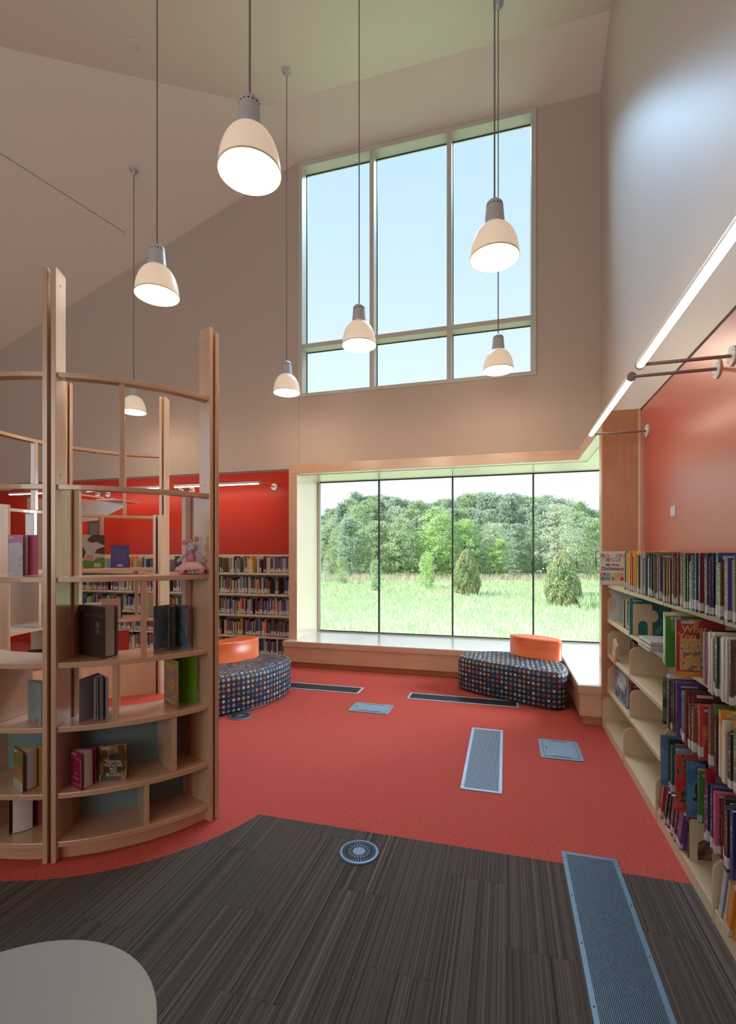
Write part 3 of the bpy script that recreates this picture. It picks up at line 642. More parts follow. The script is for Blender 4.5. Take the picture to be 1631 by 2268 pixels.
# stack of picture books lying flat
stk = ['white', 'sky-blue', 'cream', 'maroon', 'white']
for i, cn in enumerate(stk):
    me = book_meshes(.012, .26, .22); o = link('book', me[0], None, (.845+.006*(i % 2), 3.43+.005*i, .9806+.0125*i+.012), (0, PI/2, -PI/2)); o.rotation_euler = (Matrix.Rotation(PI, 3, 'Z') @ Matrix.Rotation(PI/2, 3, 'X') @ Matrix.Rotation(PI/2, 3, 'Z')).to_euler()
    o.location = (1.085-.006*(i % 2), 3.64-.005*i, .9808+.0125*i+.012); o.rotation_euler = (0, PI/2, PI); o.location = (.865+.006*(i % 2), 3.64-.004*i, .9808+.0125*i)
    o.matrix_world = Matrix.Translation((.815+.008*(i % 2), 3.46-.004*i, .9808+.0125*i)) @ Matrix(((0, 1, 0, 0), (0, 0, -1, 0), (1, 0, 0, 0), (0, 0, 0, 1))) 
    o.color = (*PAL[cn], 1); link('page_block', me[1], o)
    special(o, ['lowest of the five picture books lying flat on the second shelf', 'pale blue book lying flat, second from the bottom of its stack', 'cream book in the middle of the flat stack, second shelf', 'maroon book lying flat, just below the top one of its stack', 'top white book of the flat stack, second right-hand bookcase'][i], 'stack of flat books')
# magazine file at the window end, second shelf
mf = thing('magazine_file', 'white curved magazine file with magazines, second shelf beside the bench pilaster', 'magazine file', (.885, 4.78, .9802), -PI/2)
cp = [(0, 0)] + [(0+.045*math.sin(PI*i/8), .02+.24*i/8) for i in range(9)] + [(.22, .26), (.22, 0)]
link('case', MB().prism(cp, .002, .006, axis='x').prism(cp, .094, .098, axis='x').box((.006, .21, 0), (.094, .22, .26)).box((.006, 0, 0), (.094, .21, .004)).mesh('case', ink((.50, .55, .53))), mf)
link('magazines', MB().box((.012, .05, .005), (.088, .205, .25)).mesh('magazines', img_mat('magazine_print', [(.3,.3,.32), (.45,.25,.12), (.12,.12,.16), (.4,.42,.45)], 30)), mf)
# yellow puzzle book leaning on the third shelf
yb = covered_book('puzzle_book', 'small yellow paperback leaning in a corner of the third shelf by the bench', .12, .19, .018, (.875, 4.62, .672), -PI/2, ink((.55, .30, .04)))
yb.rotation_euler = (0, .42, -PI/2); yb.location.z = .6785; yb.location.y = 4.585
for k, (c_, z_) in enumerate([((.25,.22,.45), .135), ((.2,.18,.4), .10), ((.5,.42,.1), .065), ((.55,.06,.05), .02)]):
    flat_print('cover_print', .08, .026, c_, yb, (.02, 0, z_), None)
# board book facing out on the fourth shelf
hb = covered_book('board_book', 'wide navy board book with white lettering facing out on the fourth shelf', .40, .235, .02, (.905, 4.60, .356), -PI/2, img_mat('happy_cover', [(.02,.03,.07), (.05,.16,.36), (.02,.02,.04), (.25,.30,.34)], 8))
text_on('Happy', .095, (.55, .55, .55), hb, .24, .14)
text_on("it's", .06, (.5, .05, .05), hb, .07, .18)
put = put_book(.02, .2, .16, 'maroon', (.93, 4.17, .356), -PI/2, 0, True); special(put, 'maroon book standing alone beside the wide navy board book', 'books on the right bookcases')
# face-out books in the third bookcase
wb = covered_book('picture_book', 'red and orange picture book titled What You Be, jutting from the second shelf', .20, .268, .012, (.775, 2.605, .9806), 0, img_mat('what_cover', [(.34,.03,.03), (.30,.03,.04), (.52,.15,.03), (.55,.26,.08)], 8))
flat_print('cover_panel', .17, .15, img_mat('tools_print', [(.50,.24,.07), (.55,.30,.10), (.25,.10,.08), (.12,.14,.25)], 34), wb, (.015, 0, .03), None)
flat_print('cover_panel', .20, .024, (.55, .20, .02), wb, (0, -.0004, 0), None)
flat_print('sticker', .055, .014, (.38, .37, .35), wb, (.02, 0, .248), None)
text_on('What', .045, (.60, .28, .08), wb, .075, .222); text_on('You Be', .045, (.60, .28, .08), wb, .075, .187)
gb = covered_book('picture_book', 'bright green picture book facing out on the second shelf, third right-hand bookcase', .19, .26, .010, (.785, 2.80, .9806), 0, ink((.05, .22, .03)))
flat_print('sticker', .05, .013, (.38, .37, .35), gb, (.02, 0, .242), None); flat_print('cover_print', .035, .05, (.15, .30, .10), gb, (.025, 0, .185), None)
dino = covered_book('picture_book', 'dark jungle picture book facing out at the start of the third shelf', .19, .245, .010, (.79, 2.858, .6706), 0, img_mat('jungle_cover', [(.03,.035,.025), (.10,.13,.03), (.20,.22,.24), (.30,.08,.04)], 13))
flat_print('sticker', .05, .013, (.38, .37, .35), dino, (.02, 0, .222), None)
bl = covered_book('picture_book', 'misty blue picture book facing out at the start of the fourth shelf', .20, .262, .011, (.775, 2.842, .3556), 0, img_mat('blue_cover', [(.08,.14,.22), (.12,.20,.27), (.10,.12,.18), (.20,.14,.14)], 6))
rb = covered_book('picture_book', 'red picture book facing out on the fourth shelf beside olive spines', .20, .265, .011, (.765, 2.575, .3556), 0, img_mat('red_cover', [(.45,.02,.02), (.36,.06,.04), (.04,.04,.03), (.40,.16,.08)], 12))
db = covered_book('picture_book', 'blue picture book with dark trees facing out, fourth shelf', .19, .25, .011, (.80, 2.545, .3556), 0, img_mat('tree_cover', [(.05,.12,.24), (.07,.17,.30), (.02,.03,.03), (.10,.12,.10)], 8))
pb = covered_book('picture_book', 'crimson edged picture book with a misty green figure, fourth shelf end', .20, .26, .012, (.845, 2.45, .3556), 0, ink((.38, .02, .05)))
flat_print('cover_panel', .15, .20, img_mat('mist_print', [(.20,.28,.24), (.12,.20,.20), (.30,.22,.06), (.24,.08,.04)], 9), pb, (.035, 0, .03), None); flat_print('sticker', .06, .014, (.38, .37, .35), pb, (.05, 0, .238), None)
for o_ in (wb, gb, dino, bl, rb, db, pb, tl): o_['group'] = 'face-out picture books on the right bookcases'
be = book_end((.86, 2.70, .0702), 0, 'tan steel book end holding leaning books on the bottom shelf', w=.14, h=.20, knob=False)
lb_ = covered_book('picture_book', 'brown picture book with a lion leaning on the bottom shelf', .19, .20, .014, (.86, 2.715, .0706), 0, img_mat('lion_cover', [(.06,.04,.03), (.16,.10,.05), (.26,.18,.08), (.05,.03,.03)], 10))

# ------------------------------------------------------------------ books on the back wall
# resolve equal labels: fall back on the place in the row
from collections import Counter
cnt = Counter(b[1] for b in BOOKS)
def ordn(n): return f'{n}' + ('th' if 10 <= n % 100 <= 20 else {1: 'st', 2: 'nd', 3: 'rd'}.get(n % 10, 'th'))
seen = set()
for b in BOOKS:
    o, l, i, ad, cn, sh, ph, end = b
    if cnt[l] > 1: l = f'{ad} {cn} book, {ordn(i)} from the {end} end, {sh} shelf, {ph}'
    n = i
    while l in seen: n += 1; l = f'{ad} {cn} book further along, {ordn(n)} from the {end} end, {sh} shelf, {ph}'
    seen.add(l); o['label'] = l
# everything else on the back wall: far too many to single out
def stuff_books():
    m, t, b = newmat('far_book_spines'); at = N(t, 'VertexColor'); at.layer_name = 'ink'; t.links.new(at.outputs[0], b.inputs['Base Color']); b.inputs['Roughness'].default_value = .45
    vs, fs, cs = [], [], []
    def bx(x0, y0, z0, x1, y1, z1, c, sh=0):
        n = len(vs); vs.extend([(x0,y0,z0),(x1,y0,z0),(x1,y1,z0),(x0,y1,z0),(x0+sh,y0,z1),(x1+sh,y0,z1),(x1+sh,y1,z1),(x0+sh,y1,z1)])
        for f in [(0,3,2,1),(4,5,6,7),(0,1,5,4),(1,2,6,5),(2,3,7,6),(3,0,4,7)]: fs.append(tuple(n+i for i in f)); cs.append(c)
    for x0 in (-3.90, -4.82, -5.74, -6.66, -7.58):
        for k, z in enumerate(SHELF_Z):
            s = .012; sh = 0
            while s < .88:
                t_ = random.uniform(.011, .030); h = random.uniform(.19, .25); cn = random.choice(mix + ['yellow', 'orange']); c = [v*random.uniform(.8, 1.2) for v in PAL[cn]]
                if random.random() < (.45 if k == 4 and x0 < -4 else .04): s += random.uniform(.03, .10); continue
                y = 6.432 + .055 + random.uniform(0, .02)
                bx(x0+s, y, z+.0005, x0+s+t_, y+.16, z+h, c); bx(x0+s+.001, y-.001, z+.012, x0+s+t_-.001, y, z+random.choice((.05, .07, .08)), (.52, .47, .43)); 
                bx(x0+s+.002, y+.01, z+h, x0+s+t_-.002, y+.155, z+h+.0005, (.5, .47, .42)); s += t_+.001
    me = bpy.data.meshes.new('far_books'); me.from_pydata(vs, [], fs); ca = me.color_attributes.new('ink', 'FLOAT_COLOR', 'CORNER')
    arr = np.repeat(np.array([(*c, 1) for c in cs], dtype=np.float32), 4, axis=0); ca.data.foreach_set('color', arr.ravel()); me.materials.append(m)
    o = link('library_books', me); tag(o, 'hundreds of library books with white spine labels filling the farther back-wall bookcases', 'books', None, 'stuff')
stuff_books()

# ================================================================== curved display bookcase
RC = (-2.632, 2.885); RO = 1.062; RI = .772
LV = [.10, .345, .68, 1.005, 1.44]
def rp(r, a, z=0): return (RC[0]+r*math.cos(math.radians(a)), RC[1]+r*math.sin(math.radians(a)), z)
def side_panel(a, off, ztop):
    """radial board: tall narrow fin on the outside, deep board below 1.92 m, with a batten on its face"""
    ca, sa = math.cos(math.radians(a)), math.sin(math.radians(a))
    M = Matrix(((ca, -sa, 0, RC[0]), (sa, ca, 0, RC[1]), (0, 0, 1, 0), (0, 0, 0, 1)))
    mb = MB(); t0, t1 = off-.012, off+.012
    mb.prism([(RO, 0), (RO, ztop), (RO-.105, ztop), (RO-.105, 1.92), (RI, 1.905), (RI, 0)][::-1], t0, t1, axis='y', mat=M)
    return mb, M
def ring_bay(a0, a1, tl_, tr_, label, div, back=True, extra=None):
    c = rp(.9, (a0+a1)/2)
    t = thing('curved_bookcase', label, 'bookcase', (c[0], c[1], 0), 0, 'curved maple display bookcases')
    off = .020
    da = math.degrees(.033/RO)
    for a, o_, zt_ in ((a0, off, tl_), (a1, -off, tr_)):
        mb, M = side_panel(a, o_, zt_); sp_ = bevel(part('side_panel', mb, MT['maple'], t), .002, 1)
        s = 1 if o_ > 0 else -1
        b2 = MB().box((.83, o_+s*.012 if s > 0 else o_-.012-.010, .02), (.885, o_+.012+.010 if s > 0 else o_-.012, 1.90), mat=M)
        part('batten', b2, MT['pine'], sp_)
        b3 = MB()
        for zz in (2.93 if zt_ > 2.95 else 2.8, 1.96): b3.tube([M @ Vector((RO-.05, o_+s*.0125, zz)), M @ Vector((RO-.05, o_+s*.0145, zz))], .004, 8)
        part('screw_cap', b3, MT['pine'], sp_)
    if extra:      # second board of the pair closing the open end of the ring
        mb, M = side_panel(*extra); bevel(part('side_panel', mb, MT['maple'], t), .002, 1)
    for i, z in enumerate(LV):
        bevel(part('shelf', MB().arc(RC, RI, RO-.012, a0+da, a1-da, z-.028, z), MT['maple_h'], t), .003, 2)
    for z in (1.91, 2.478):
        bevel(part('rail', MB().arc(RC, RO-.07, RO-.014, a0+da, a1-da, z-.026, z), MT['maple_h'], t), .002, 1)
    part('plinth', MB().arc(RC, RO-.065, RO-.048, a0+da, a1-da, 0, .072), MT['maple_h'], t)
    if back: part('back_panel', MB().arc(RC, RI+.006, RI+.016, a0+da, a1-da, .10, .652), MT['teal'], t); part('inner_lining', MB().arc(RC, RI-.012, RI-.001, a0+da*.5, a1-da*.5, .0, .68), MT['maple'], t)
    for fr, z0, z1, dp in div:
        a = a0 + (a1-a0)*fr; ca, sa = math.cos(math.radians(a)), math.sin(math.radians(a))
        M = Matrix(((ca, -sa, 0, RC[0]), (sa, ca, 0, RC[1]), (0, 0, 1, 0), (0, 0, 0, 1)))
        bevel(part('divider', MB().box((RO-.016-dp, -.013, z0), (RO-.016, .013, z1), mat=M), MT['maple'], t), .002, 1)
    return t
D_full = RO-RI-.03
divA = [(.545, .10, .317, D_full), (.72, .345, .652, D_full), (.36, .68, .977, D_full), (.53, 1.005, 1.412, .06), (.40, 1.91, 2.452, .055)]
ring_bay(-66.4, -21.4, 3.005, 2.88, 'curved maple display bookcase in front, holding the pink mouse doll', divA, extra=(-21.4, .020, 2.86))
ring_bay(-111.4, -66.4, 3.005, 3.0, 'curved maple display bookcase cut off by the left edge of the picture', [(.5, .10, .317, D_full), (.3, .345, .652, D_full), (.60, .68, .977, D_full), (.5, 1.91, 2.452, .055)])
ring_bay(113.6, 158.6, 3.0, 3.0, 'curved maple display bookcase at the far side of the ring, with the cow book', [(.42, 1.91, 2.452, .055), (.66, 1.44, 1.884, .10), (.30, 1.005, 1.412, .06), (.55, .68, .977, .1)], extra=(113.6, -.020, 3.0))
ring_bay(158.6, 203.6, 3.0, 3.0, 'curved maple display bookcase at the left of the ring, seen past the nearest post', [(.3, 1.91, 2.452, .055), (.35, 1.44, 1.884, .1), (.5, 1.005, 1.412, .28), (.3, .68, .977, .28)])
# seat running round the inside of the ring
cb_ = thing('ring_bench', 'curved maple bench with a red cushion inside the ring of display bookcases', 'bench', (-3.1, 3.2, 0))
bevel(part('seat_base', MB().arc(RC, .43, RI-.014, 100, 262, 0, .30, 40), MT['maple_h'], cb_), .003)
bevel(part('cushion', MB().arc(RC, .44, RI-.016, 101, 200, .3005, .345, 36), MT['cushion'], cb_), .012, 3)

# ---- things on the curved shelves
def standing_book(label, z, apex, p1_, p2_, h, outer, inner, name='open_book', group='books standing open on the curved shelves', fan=0, frange=(.22, .78), leaf=None, cover_text=None, t=.0025, pages=0.8, pframe=None, side1=True):
    """book standing open on its foot: two boards meeting at the spine (apex), with leaves between them"""
    A, B1, B2 = Vector((*apex, 0)), Vector((*p1_, 0)), Vector((*p2_, 0))
    r = thing(name, label, 'book', (apex[0], apex[1], z+.0006), 0, group)
    outward = None
    mid = ((B1-A)+(B2-A)).normalized()
    for bi, (B, lab) in enumerate(((B1, 'front_cover'), (B2, 'back_cover'))):
        d = (B-A); L = d.length; d.normalize(); nrm = Vector((-d.y, d.x, 0));
        if nrm.dot(mid) > 0: nrm = -nrm      # nrm points away from the other board
        M = Matrix(((d.x, nrm.x, 0, 0), (d.y, nrm.y, 0, 0), (0, 0, 1, 0), (0, 0, 0, 1)))
        mb = MB().box((0, t*.5, 0), (L, t, h), 0, mat=M).box((0, 0, 0), (L, t*.5, h), 1, mat=M)
        o = link(lab, mb.mesh(lab, [outer, inner]), r)
    nl = max(2, fan) if fan else 2
    mb = MB()
    a1_ = math.atan2((B1-A).y, (B1-A).x); a2_ = math.atan2((B2-A).y, (B2-A).x)
    dlt = (a2_-a1_+PI) % (2*PI) - PI; L = min((B1-A).length, (B2-A).length)*.95
    if fan:
        for i in range(fan):
            f = frange[0] + (frange[1]-frange[0])*i/(fan-1); a = a1_+dlt*f; d = Vector((math.cos(a), math.sin(a), 0)); nn = Vector((-d.y, d.x, 0))
            M = Matrix(((d.x, nn.x, 0, 0), (d.y, nn.y, 0, 0), (0, 0, 1, 0), (0, 0, 0, 1)))
            mb.box((.003, -.0018, .004), (L*(.80+.14*math.sin(i*2.1)**2), .0018, h-.004), mat=M)
    else:
        f0, f1 = pframe or (.12, .88)
        pp = [(.004*math.cos(a1_+dlt*.5), .004*math.sin(a1_+dlt*.5))] + [(L*math.cos(a1_+dlt*(f0+(f1-f0)*i/6)), L*math.sin(a1_+dlt*(f0+(f1-f0)*i/6))) for i in range(7)]
        mb.prism(pp if dlt > 0 else pp[::-1], .004, h-.004)
    link('pages', mb.mesh('pages', leaf or MT['page']), r)
    # frame for lettering on the front cover
    d = (B1-A); L1 = d.length; d.normalize(); nrm = Vector((-d.y, d.x, 0))
    if nrm.dot(mid) > 0: nrm = -nrm
    flip = d.cross(Vector((0, 0, 1))).dot(nrm) < 0      # reading direction
    R = Matrix(((d.x, -nrm.x, 0), (d.y, -nrm.y, 0), (0, 0, 1))) if not flip else Matrix(((-d.x, -nrm.x, 0), (-d.y, -nrm.y, 0), (0, 0, 1)))
    r['_'] = 1; del r['_']
    def place(me, nm, u, v, depth=.0008):
        p = d*u + nrm*(t+depth); o = link(nm, me, r, (p.x, p.y, v)); o.rotation_euler = (R.to_4x4() @ Matrix.Rotation(PI/2, 4, 'X')).to_euler() if me.name.startswith('letter') or me.get('txt') else R.to_euler(); return o
    def panel(nm, u0, u1, v0, v1, col, k=0):
        w_ = u1-u0; me = MB().box((-w_/2, -.0002, 0), (w_/2, .0002, v1-v0)).mesh(nm, ink(col) if isinstance(col, tuple) else col)
        return place(me, nm, (u0+u1)/2, v0, .0003+.0004*k)
    def words(s, size, col, u, v, sx=1): return place(text_mesh(s, size, ink(col), name='lettering', sx=sx), 'lettering', u, v, .0012)
    return r, panel, words, L1
G = 'books standing open on the curved shelves'
r, pan, wd, L = standing_book('large dark brown book with a gilt emblem standing open in front of the opening', 1.005, (-2.272, 2.150), (-2.030, 2.088), (-2.035, 2.178), .272, ink((.055, .038, .034), .22), ink((.16, .14, .12)))
pan('emblem', .17, .20, .155, .19, (.16, .12, .07)); pan('emblem', .165, .205, .125, .15, (.13, .09, .06), 1); pan('sticker', .01, .05, .245, .258, (.14, .13, .13)); pan('title', .06, .25, .215, .228, (.075, .055, .05))
r, pan, wd, L = standing_book('blue book standing wide open with its leaves fanned, below the mouse doll', 1.005, (-1.915, 2.49), (-1.945, 2.350), (-1.785, 2.440), .252, ink((.10, .16, .34)), img_mat('blue_inside', [(.16,.21,.27), (.20,.25,.30), (.10,.16,.24), (.06,.20,.34)], 9), fan=7, frange=(.40, .66), leaf=img_mat('blue_leaves', [(.14,.12,.08), (.06,.06,.10), (.20,.19,.15), (.10,.14,.22)], 40))
r, pan, wd, L = standing_book('pale lavender book standing open on the third shelf, its leaves spread', .68, (-2.150, 2.160), (-2.128, 2.018), (-2.018, 2.092), .226, ink((.20, .12, .17)), ink((.30, .28, .36)), fan=6, frange=(.50, .85), leaf=ink((.36, .33, .33)))
r, pan, wd, L = standing_book('lime green and red puzzle book titled THINK AGAIN! standing open', .68, (-1.955, 2.455), (-1.770, 2.340), (-1.745, 2.470), .272, img_mat('think_cover', [(.34,.07,.05), (.42,.12,.07), (.14,.13,.15), (.32,.24,.22)], 16), ink((.16, .36, .01)), pframe=(1.03, 1.16))
pan('title_band', .0, L, .228, .272, (.28, .30, .02)); pan('sticker', .01, .05, .248, .262, (.30, .30, .30), 1); pan('title_band', .03, .15, .205, .245, (.38, .38, .03), 1); pan('burst', .05, .16, .05, .20, img_mat('burst', [(.16,.16,.18), (.24,.24,.26), (.10,.09,.11)], 22), 0)
wd('THINK', .038, (.52, .38, .04), L*.55, .145, .9); wd('AGAIN!', .036, (.52, .38, .04), L*.55, .110, .9)
pan('band', .03, .17, .018, .034, (.35, .33, .02), 1)
r, pan, wd, L = standing_book('crimson book with a white lace border standing open on the fourth shelf', .345, (-2.213, 2.038), (-2.085, 1.995), (-2.085, 2.080), .188, ink((.30, .012, .075)), ink((.24, .015, .06)), pframe=(.16, .80))
for u0, u1, v0, v1 in ((.018, L-.01, .150, .153), (.018, L-.01, .018, .021), (.018, .021, .018, .153), (L-.013, L-.01, .018, .153)): pan('border', u0, u1, v0, v1, (.50, .28, .33))
pan('sticker', .02, .07, .165, .176, (.42, .40, .42)); wd('A', .02, (.5, .3, .35), L*.55, .075); wd('LITTLE BOOK', .011, (.5, .3, .35), L*.55, .050)
r, pan, wd, L = standing_book('brown and gold book titled TREATIES, TRENCHES, MUD AND BLOOD on the fourth shelf', .345, (-2.096, 2.112), (-1.958, 2.158), (-1.975, 2.190), .186, img_mat('trench_cover', [(.07,.045,.02), (.24,.13,.03), (.32,.18,.04), (.10,.06,.03)], 12), ink((.20, .07, .03)), pframe=(.1, .9))
pan('emblem', .055, .085, .11, .14, (.02, .015, .012)); pan('panel', .025, .115, .0, .105, (.045, .035, .022), 0); pan('sticker', .012, .06, .165, .178, (.35, .33, .36), 1); pan('label', .002, .012, .002, .03, (.5, .48, .45), 1)
for s_, v_, sz in (('TREATIES,', .098, .021), ('TRENCHES,', .080, .021), ('MUD', .062, .019), ('AND', .047, .017), ('BLOOD', .030, .023)): wd(s_, sz, (.52, .45, .36), L*.53, v_, .95)
r, pan, wd, L = standing_book('green and orange book standing open beside the nearest post, fourth shelf', .345, (-2.480, 1.945), (-2.352, 1.893), (-2.325, 1.985), .205, img_mat('hedgehog_cover', [(.10,.13,.03), (.30,.12,.03), (.32,.15,.05), (.12,.16,.05)], 10), ink((.42, .22, .03)), pframe=(.3, .85))
pan('lawn', .0, L, .0, .05, (.30, .30, .20)); pan('sticker', .01, .05, .185, .197, (.40, .40, .40))
r, pan, wd, L = standing_book('pale blue picture book with pink shapes partly behind the nearest post', .68, (-2.430, 1.985), (-2.275, 1.930), (-2.305, 2.000), .212, img_mat('paleblue_cover', [(.19,.26,.28), (.21,.28,.30), (.20,.27,.29), (.42,.10,.12)], 13), ink((.25, .28, .30)))
r, pan, wd, L = standing_book('thick worn book showing cream page edges on the bottom curved shelf', .10, (-2.555, 2.045), (-2.475, 1.915), (-2.395, 2.03), .185, img_mat('worn_cover', [(.22,.14,.08), (.30,.20,.12), (.20,.16,.14)], 9), ink((.25, .05, .04)), pframe=(.1, .75))
r, pan, wd, L = standing_book('magenta book with a pale fairy picture standing beside the nearest post', 1.44, (-2.640, 2.040), (-2.527, 2.035), (-2.490, 2.090), .222, ink((.40, .06, .20)), ink((.36, .015, .09)), pframe=(.5, .9))
pan('picture', .004, L-.002, .0, .178, img_mat('fairy_print', [(.36,.29,.29), (.38,.31,.30), (.22,.24,.27), (.26,.20,.18)], 12)); pan('sticker', .008, .045, .200, .212, (.38, .32, .38), 1)
# far side of the ring
def on_ring(r_, a, z): return rp(r_, a, z)
def facing_pic(label, a, r_, z, w, h, mat_, yaw=None, name='picture_book', cat='book'):
    p = rp(r_, a, z+.0006); dirv = math.atan2(0-p[1], 0-p[0])
    b = covered_book(name, label, w, h, .012, p, (yaw if yaw is not None else dirv+PI/2), mat_, 'books facing into the ring', cat=cat); return b
cow = facing_pic('picture book with a black and white cow on its cover, far curved shelf', 154, .93, 1.44, .185, .285, ink((.44, .42, .44)))
for pts, c_ in ((([(.09,.285),(.06,.25),(.055,.235),(.085,.215),(.12,.225),(.185,.195),(.185,.285)]), (.06,.045,.04)), (([(0,.20),(.03,.17),(.045,.13),(.03,.09),(0,.07)]), (.06,.045,.04)), (([(.11,.13),(.13,.165),(.185,.185),(.185,.115)]), (.06,.045,.04)), (([(.035,.075),(.05,.105),(.08,.12),(.105,.095),(.095,.065)]), (.50,.22,.20)), (([(.03,.07),(.10,.06),(.13,.09),(.185,.09),(.185,.0),(.03,.0)]), (.12,.19,.03)), (([(0,.015),(.02,0),(.03,.05),(.015,.07),(0,.06)]), (.12,.10,.05))):
    link('cover_print', MB().prism(pts, -.0006, 0, axis='y').mesh('cover_print', ink(c_)), cow)
flat_print('barcode', .05, .035, (.42, .42, .42), cow, (.105, -.0006, .008), None)
bb = facing_pic('indigo book showing its back cover text on the far curved shelf', 139.5, .90, 1.44, .145, .198, ink((.085, .07, .26)))
for k in range(9): flat_print('text_line', .10+.012*((k*7) % 3), .003, (.20, .18, .40), bb, (.014, 0, .165-.011*k), None)
flat_print('barcode', .045, .018, (.45, .43, .45), bb, (.05, 0, .012), None)
facing_pic('red book leaning inside the far curved shelves', 138, .80, 1.005-.325, .11, .22, ink((.36, .02, .02)))
facing_pic('tan board box standing on the second far curved shelf', 146, .86, 1.005, .17, .17, ink((.46, .30, .20)), name='storage_box', cat='box')
facing_pic('white card with handwriting propped on the far curved shelf', 154, .80, 1.005, .12, .15, ink((.46, .52, .58)), name='notice_card', cat='sign')
bx = facing_pic('dark cylinder-backed box beside the tan board box, far curved shelf', 139.5, .90, 1.005, .09, .165, ink((.05, .065, .07)), name='storage_box', cat='box')
facing_pic('tan steel plate standing at the end of the far curved shelf', 124, .88, 1.005, .12, .20, MT['almond'], name='book_end', cat='book end')
k1 = facing_pic('black and violet boxed book on the left curved shelf behind the nearest post', 180, .90, .68, .17, .14, ink((.05, .03, .07)), name='boxed_book'); flat_print('label', .05, .035, (.20, .12, .12), k1, (.03, 0, .04), None)
k2 = facing_pic('red backed book lying open on the left curved shelf near the post', 176, .88, 1.005, .17, .17, ink((.26, .035, .025)), name='picture_book'); flat_print('cover_panel', .15, .10, (.16, .18, .28), k2, (.01, 0, .01), None)

# ---- plush mouse in a tutu
dl = thing('mouse_doll', 'pink plush mouse doll in a tutu sitting on the front curved bookcase', 'doll', (-1.760, 2.445, 1.4405), 0); dl.scale = (1.13, 1.13, 1.13)
fy = math.atan2(2.63, -1.862); dirc = Vector((1.794, -2.475, 0)).normalized(); rt = Vector((dirc.y*-1, dirc.x, 0))   # rt = to the picture's right
def dv(x, f, z): v = rt*x + dirc*f; return (v.x, v.y, z)
pk = lambda n, c: ink(c, .8)
felt = ink((.52, .44, .47), .9); ear = ink((.60, .25, .30), .9); satin = ink((.66, .20, .36), .35); tulle = ink((.70, .44, .43), .8); foot = ink((.66, .22, .26), .8)
o = link('head', MB().ball(dv(0, .004, .138), (.030, .028, .030)).ball(dv(.0, .030, .128), (.014, .014, .011)).mesh('head', felt, smooth=True), dl)
link('ear', MB().ball(dv(-.036, 0, .162), (.017, .008, .013)).mesh('ear', ear, smooth=True), dl); link('ear', MB().ball(dv(.022, 0, .182), (.014, .007, .016)).mesh('ear', ear, smooth=True), dl)
for s in (-1, 1): link('eye', MB().ball(dv(.012*s, .027, .145), .0036, 8, 6).mesh('eye', MT['black'], smooth=True), dl)
link('nose', MB().ball(dv(0, .043, .131), .003, 8, 6).mesh('nose', ink((.20, .08, .10)), smooth=True), dl)
link('bow', MB().ball(dv(-.018, .014, .168), (.010, .006, .006)).ball(dv(-.002, .014, .172), (.009, .006, .005)).mesh('bow', ink((.60, .42, .42), .4), smooth=True), dl)
link('bodice', MB().tube([dv(0, 0, .06), dv(0, 0, .085), dv(0, 0, .118)], [.022, .021, .016], 16).mesh('bodice', satin, smooth=True), dl)
def tutu(r0, z0, r1, z1, n=26, amp=.006):
    mb = MB(); vs, fs = [], []; S = n*4
    for i in range(5):
        f = i/4; rr = r0+(r1-r0)*f**.8; z = z0+(z1-z0)*f**1.4
        for k in range(S): a = 2*PI*k/S; w = rr+amp*f*math.sin(n*a); vs.append((w*math.cos(a), w*math.sin(a), z))
    fs = [(i*S+k, i*S+(k+1) % S, (i+1)*S+(k+1) % S, (i+1)*S+k) for i in range(4) for k in range(S)]
    return mb.add(vs, fs)
mb = tutu(.020, .066, .072, .022); mb2 = tutu(.019, .060, .060, .004, 22)
mb.add(mb2.v, mb2.f); o = link('tutu', mb.mesh('tutu', tulle, smooth=True), dl); sd = o.modifiers.new('thick', 'SOLIDIFY'); sd.thickness = .0012
for s in (-1, 1):
    link('arm', MB().tube([dv(.017*s, .004, .108), dv(.040*s, .008, .092), dv(.062*s, .012, .070)], [.007, .0085, .009], 10).ball(dv(.062*s, .012, .070), .0095, 10, 8).mesh('arm', felt, smooth=True), dl)
    link('leg', MB().tube([dv(.018*s, .02, .022), dv(.035*s, .050, .013), dv(.045*s, .072, .012)], [.010, .010, .011], 10).mesh('leg', felt, smooth=True), dl)
    link('shoe', MB().ball(dv(.046*s, .076, .0135), (.014, .014, .013), 12, 8).mesh('shoe', foot, smooth=True), dl)

# ---- beyond the ring: plank canopy of another display, wall screen
cn = thing('plank_canopy', 'pointed maple plank canopy over another display beyond the ring', 'display canopy', (-6.2, 5.9, 0))
part('plank', MB().prism([(-7.2, 2.13), (-7.2, 2.45), (-5.35, 2.32), (-5.35, 2.26), (-5.85, 2.07), (-6.1, 2.06)], 5.86, 5.90, axis='y'), MT['maple_h'], cn)
part('crosspiece', MB().box((-6.2, 5.6, 2.42), (-5.95, 6.1, 2.445)), MT['maple_h'], cn); part('crosspiece', MB().box((-5.6, 5.6, 2.33), (-5.3, 6.1, 2.35)), MT['maple_h'], cn)
part('post', MB().box((-6.95, 5.82, 0), (-6.72, 5.86, 2.42)), MT['maple'], cn)
ws = thing('wall_screen', 'small dark framed panel on the red wall beyond the ring', 'screen', (-6.72, YB, 2.0))
part('frame', MB().box((-6.84, YB-.04, 1.80), (-6.62, YB, 2.12)), MT['black'], ws); part('panel', MB().box((-6.82, YB-.043, 1.82), (-6.65, YB-.0401, 2.10)), ink((.10, .09, .07)), ws)

